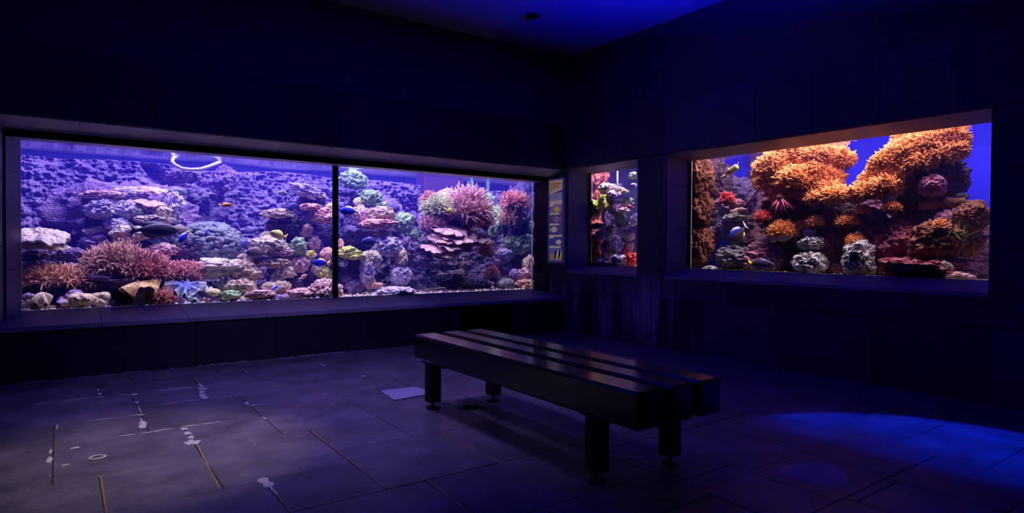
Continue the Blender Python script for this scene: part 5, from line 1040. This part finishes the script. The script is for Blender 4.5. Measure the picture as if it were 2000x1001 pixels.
# branch, log, weed, ledge
m = MB(); pts = [at('R', px, py, d)[0] for px, py, d in ((1456, 404, .22), (1464, 392, .24), (1473, 380, .26), (1482, 370, .3))]; m.tube(pts, [.012, .010, .009, .006], 8)
tag(link('twig', m.me('twig', M['bark'], True)), 'thin slanting brown twig below the orange canopy', 'twig')
def log(px0, px1, py, r, d, label):
    a = at('R', px0, py+4, d)[0]; b = at('R', px1, py-3, d+.05)[0]; m = MB(); n = 14; g = random.Random(7); pts = [a.lerp(b, i/(n-1))+Vector((g.uniform(-.006, .006), 0, g.uniform(-.006, .006))) for i in range(n)]
    m.tube(pts, [r*(.75+.35*g.random()) for i in range(n)], 12); tag(link('log', m.me('log', M['bark'], True)), label, 'log')
log(1795, 1888, 396, .045, .34, 'horizontal brown driftwood log under the plain blue wall')
root = thing('leafy_weed', 'olive green leafy weed at the far side of the large window', 'seaweed', at('R', 1872, 470, .22)[0], RZ['R'])
g = random.Random(9)
for i in range(26):
    a = g.uniform(-1.3, 1.3); L = g.uniform(.10, .26); w = g.uniform(.012, .022); V = []; y = g.uniform(-.08, .08); b0 = g.uniform(-.05, .05)
    for s in range(6):
        tt = s/5; cx = b0+math.sin(a)*L*tt; cz = L*tt*math.cos(a)*(1-.3*tt); ww = w*math.sin(PI*(.12+.8*tt)); V += [(cx-ww, y-.03*tt, cz), (cx+ww, y-.03*tt+.004, cz), (cx, y-.03*tt-.006, cz+.004)]
    Fs = [f for s in range(5) for f in ((3*s, 3*s+2, 3*s+5, 3*s+3), (3*s+2, 3*s+1, 3*s+4, 3*s+5), (3*s+1, 3*s, 3*s+3, 3*s+4))]; link('leaf', mesh('weed_leaf', V, Fs, M['weed']), root)
fish('R', 1428, 333, 34, .14, 'cow', 'yellow and white boxy fish with a long tail near the water surface', 1, .5, .1, 'cowfish', FO)
fish('R', 1440, 458, 44, .16, 'powder', 'tan fish with bright blue back tilted beside the violet crusted rock', -1, -.75, .2, 'blue_backed_fish', FO)
fish('R', 1488, 516, 52, .05, 'foxtail', 'dark violet fish with a bright yellow tail at the bottom of the large window', 1, -.05, .1, 'yellow_tailed_fish', FO)

# ================================================================== LIGHT
def aim(o, to):
    o.rotation_euler = (Vector(to)-o.location).to_track_quat('-Z', 'Y').to_euler()
def lamp(name, kind, loc, to, power, col, **kw):
    l = bpy.data.lights.new(name, kind); l.energy = power; l.color = col
    for k, v in kw.items(): setattr(l, k, v)
    o = bpy.data.objects.new(name, l); C.objects.link(o); o.location = loc; aim(o, to); return o
VIO = (.5, .40, 1.); WHT = (.92, .86, 1.)
# lamps hung over the long tank
for x in (-.1, .95, 2.0, 3.05, 4.1, 5.2):
    lamp('tank_lamp', 'AREA', (x, YG+.07, 4.1), (x, YG+.25, 0), 80, WHT if x > .5 else VIO, size=.30)
    lamp('tank_lamp', 'AREA', (x+.3, YG+.8, 4.1), (x+.3, YG+.8, 0), 20, VIO, size=.30)
lamp('fill_bar', 'AREA', (2.4, YG+.10, 3.7), (2.4, YG+.75, 1.0), 190, (.06, .01, 1.), shape='RECTANGLE', size=5.6, size_y=.12)  # blue fill added to lift the shadows of the reef
# small tank
lamp('tank_lamp', 'AREA', (XG+.10, 5.3, 4.1), (XG+.2, 5.3, 0), 290, (.95, .8, 1.), size=.30)
lamp('fill_bar', 'AREA', (XG+.10, 5.3, 2.6), (XG+.6, 5.3, 1.0), 16, (.30, .2, 1.), shape='RECTANGLE', size=1.1, size_y=.12)  # fill added along the front top of this tank
# large window tank
for y, pw in ((4.34, 40), (4.0, 22), (3.3, 60), (2.6, 60), (1.8, 54)): lamp('tank_lamp', 'AREA', (XG+.06, y, 4.1), (XG+.25, y, 0), pw*1.1, (1., .86, .76), size=.30)
lamp('fill_bar', 'AREA', (XG+1.0, 2.3, 2.6), (XG+1.53, 2.3, 1.2), 7, (.02, .02, 1.), shape='RECTANGLE', size=2.4, size_y=.2)
lamp('fill_bar', 'AREA', (XG+.10, 2.9, 2.6), (XG+.6, 2.9, 1.0), 32, (.8, .5, .9), shape='RECTANGLE', size=2.8, size_y=.12)  # fill added to brighten the reef below the canopy
# room: blue strip behind the viewer, its ceiling wash trimmed by an added trough, a pale spot and a blue spot on the floor
m = MB(); m.box((.2, -1.75, 2.10), (5.0, -1.22, 2.13)); m.box((.2, -1.24, 2.13), (5.0, -1.22, 2.268)); m.box((.2, -1.75, 2.13), (5.0, -1.73, 2.34)); m.box((.2, -1.75, 2.31), (5.0, -1.22, 2.34))
tag(link('light_baffle', m.me('light_baffle', M['dark'])), 'added unseen trough on two posts, trimming the blue ceiling wash', 'light')
for x in (.3, 4.8): m = MB(); m.box((x, -1.52, 0), (x+.06, -1.46, 2.10)); m.box((x-.12, -1.62, 0), (x+.18, -1.36, .012)); link('post', m.me('baffle_post', M['dark']), bpy.data.objects['light_baffle'])
lamp('ceiling_wash', 'AREA', (2.6, -1.6, 2.2), (2.6, 4.0, 2.2+5.6*math.tan(math.radians(13.4))), 185, (.0, .0, 1.), shape='RECTANGLE', size=4.6, size_y=.02, spread=math.radians(20))
lamp('floor_spot', 'SPOT', (.9, 3.2, 3.3), (.36, 3.62, 0), 130, (1., .84, .66), spot_size=.60, spot_blend=.85, shadow_soft_size=.05)
lamp('violet_fill', 'SPOT', (1.45, 3.9, 3.34), (1.7, 4.35, 0), 185, (.36, .26, 1.), spot_size=1.46, spot_blend=.75, shadow_soft_size=.3)  # fill spot added to brighten the floor and sill
lamp('blue_floor_spot', 'SPOT', (3.35, 1.15, 3.3), (3.36, 1.15, 0), 820, (.004, .024, 1.), spot_size=2*math.atan(1.13/3.3), spot_blend=.12, shadow_soft_size=.014)
sh = thing('unseen_spotlight', 'unseen spotlight with an added shutter trimming the blue floor pool', 'ceiling light', (3.35, 1.15, ZC))
m = MB(); m.tube([(-.10, 0, 0), (-.10, 0, -.14)], .012, 10); m.tube([(-.10, 0, -.06), (-.06, 0, -.06)], .012, 10); m.lathe([(.055, 0), (.06, -.02), (.06, -.085), (.052, -.085), (.05, -.03)], 24); link('housing', m.me('spot_housing', M['dark']), sh)
m = MB(); m.box((-.2, -.16, -.255), (.0105, .16, -.25)); link('added_shutter', m.me('added_shutter', M['dark']), sh)  # plate added to cut one side of the blue pool
m = MB(); m.box((-.2, -.01, -.25), (-.19, .01, -.1)); m.box((-.2, -.01, -.11), (-.05, .01, -.1)); link('arm', m.me('shutter_arm', M['dark']), sh)

W = bpy.data.worlds.new('World'); SC.world = W; W.use_nodes = True; W.node_tree.nodes['Background'].inputs[0].default_value = (0, 0, 0, 1); W.node_tree.nodes['Background'].inputs[1].default_value = 0
cam = bpy.data.cameras.new('camera'); cam.sensor_width = 36; cam.lens = F/2000*36; cam.clip_start = .05; co = bpy.data.objects.new('camera', cam); C.objects.link(co)
cy, sy = math.cos(YAW), math.sin(YAW); cp, sp_ = math.cos(PIT), math.sin(PIT); Rv = Vector((cy, -sy, 0)); Fv = Vector((sy, cy, 0)); Z = Vector((0, 0, 1))
fw = Fv*cp+Z*sp_; up = -sp_*Fv+cp*Z; c, s = math.cos(ROLL), math.sin(ROLL); X = c*Rv+s*up; Y = -s*Rv+c*up
co.matrix_world = Matrix(((X.x, Y.x, -fw.x, 0), (X.y, Y.y, -fw.y, 0), (X.z, Y.z, -fw.z, H), (0, 0, 0, 1)))
SC.camera = co
SC.view_settings.view_transform = 'Standard'; SC.view_settings.look = 'None'; SC.view_settings.exposure = 0; SC.view_settings.gamma = 1; SC.view_settings.use_curve_mapping = False
SC.cycles.use_denoising = True; SC.cycles.max_bounces = 8; SC.cycles.transparent_max_bounces = 16; SC.cycles.caustics_reflective = False; SC.cycles.caustics_refractive = False; SC.cycles.sample_clamp_indirect = 4
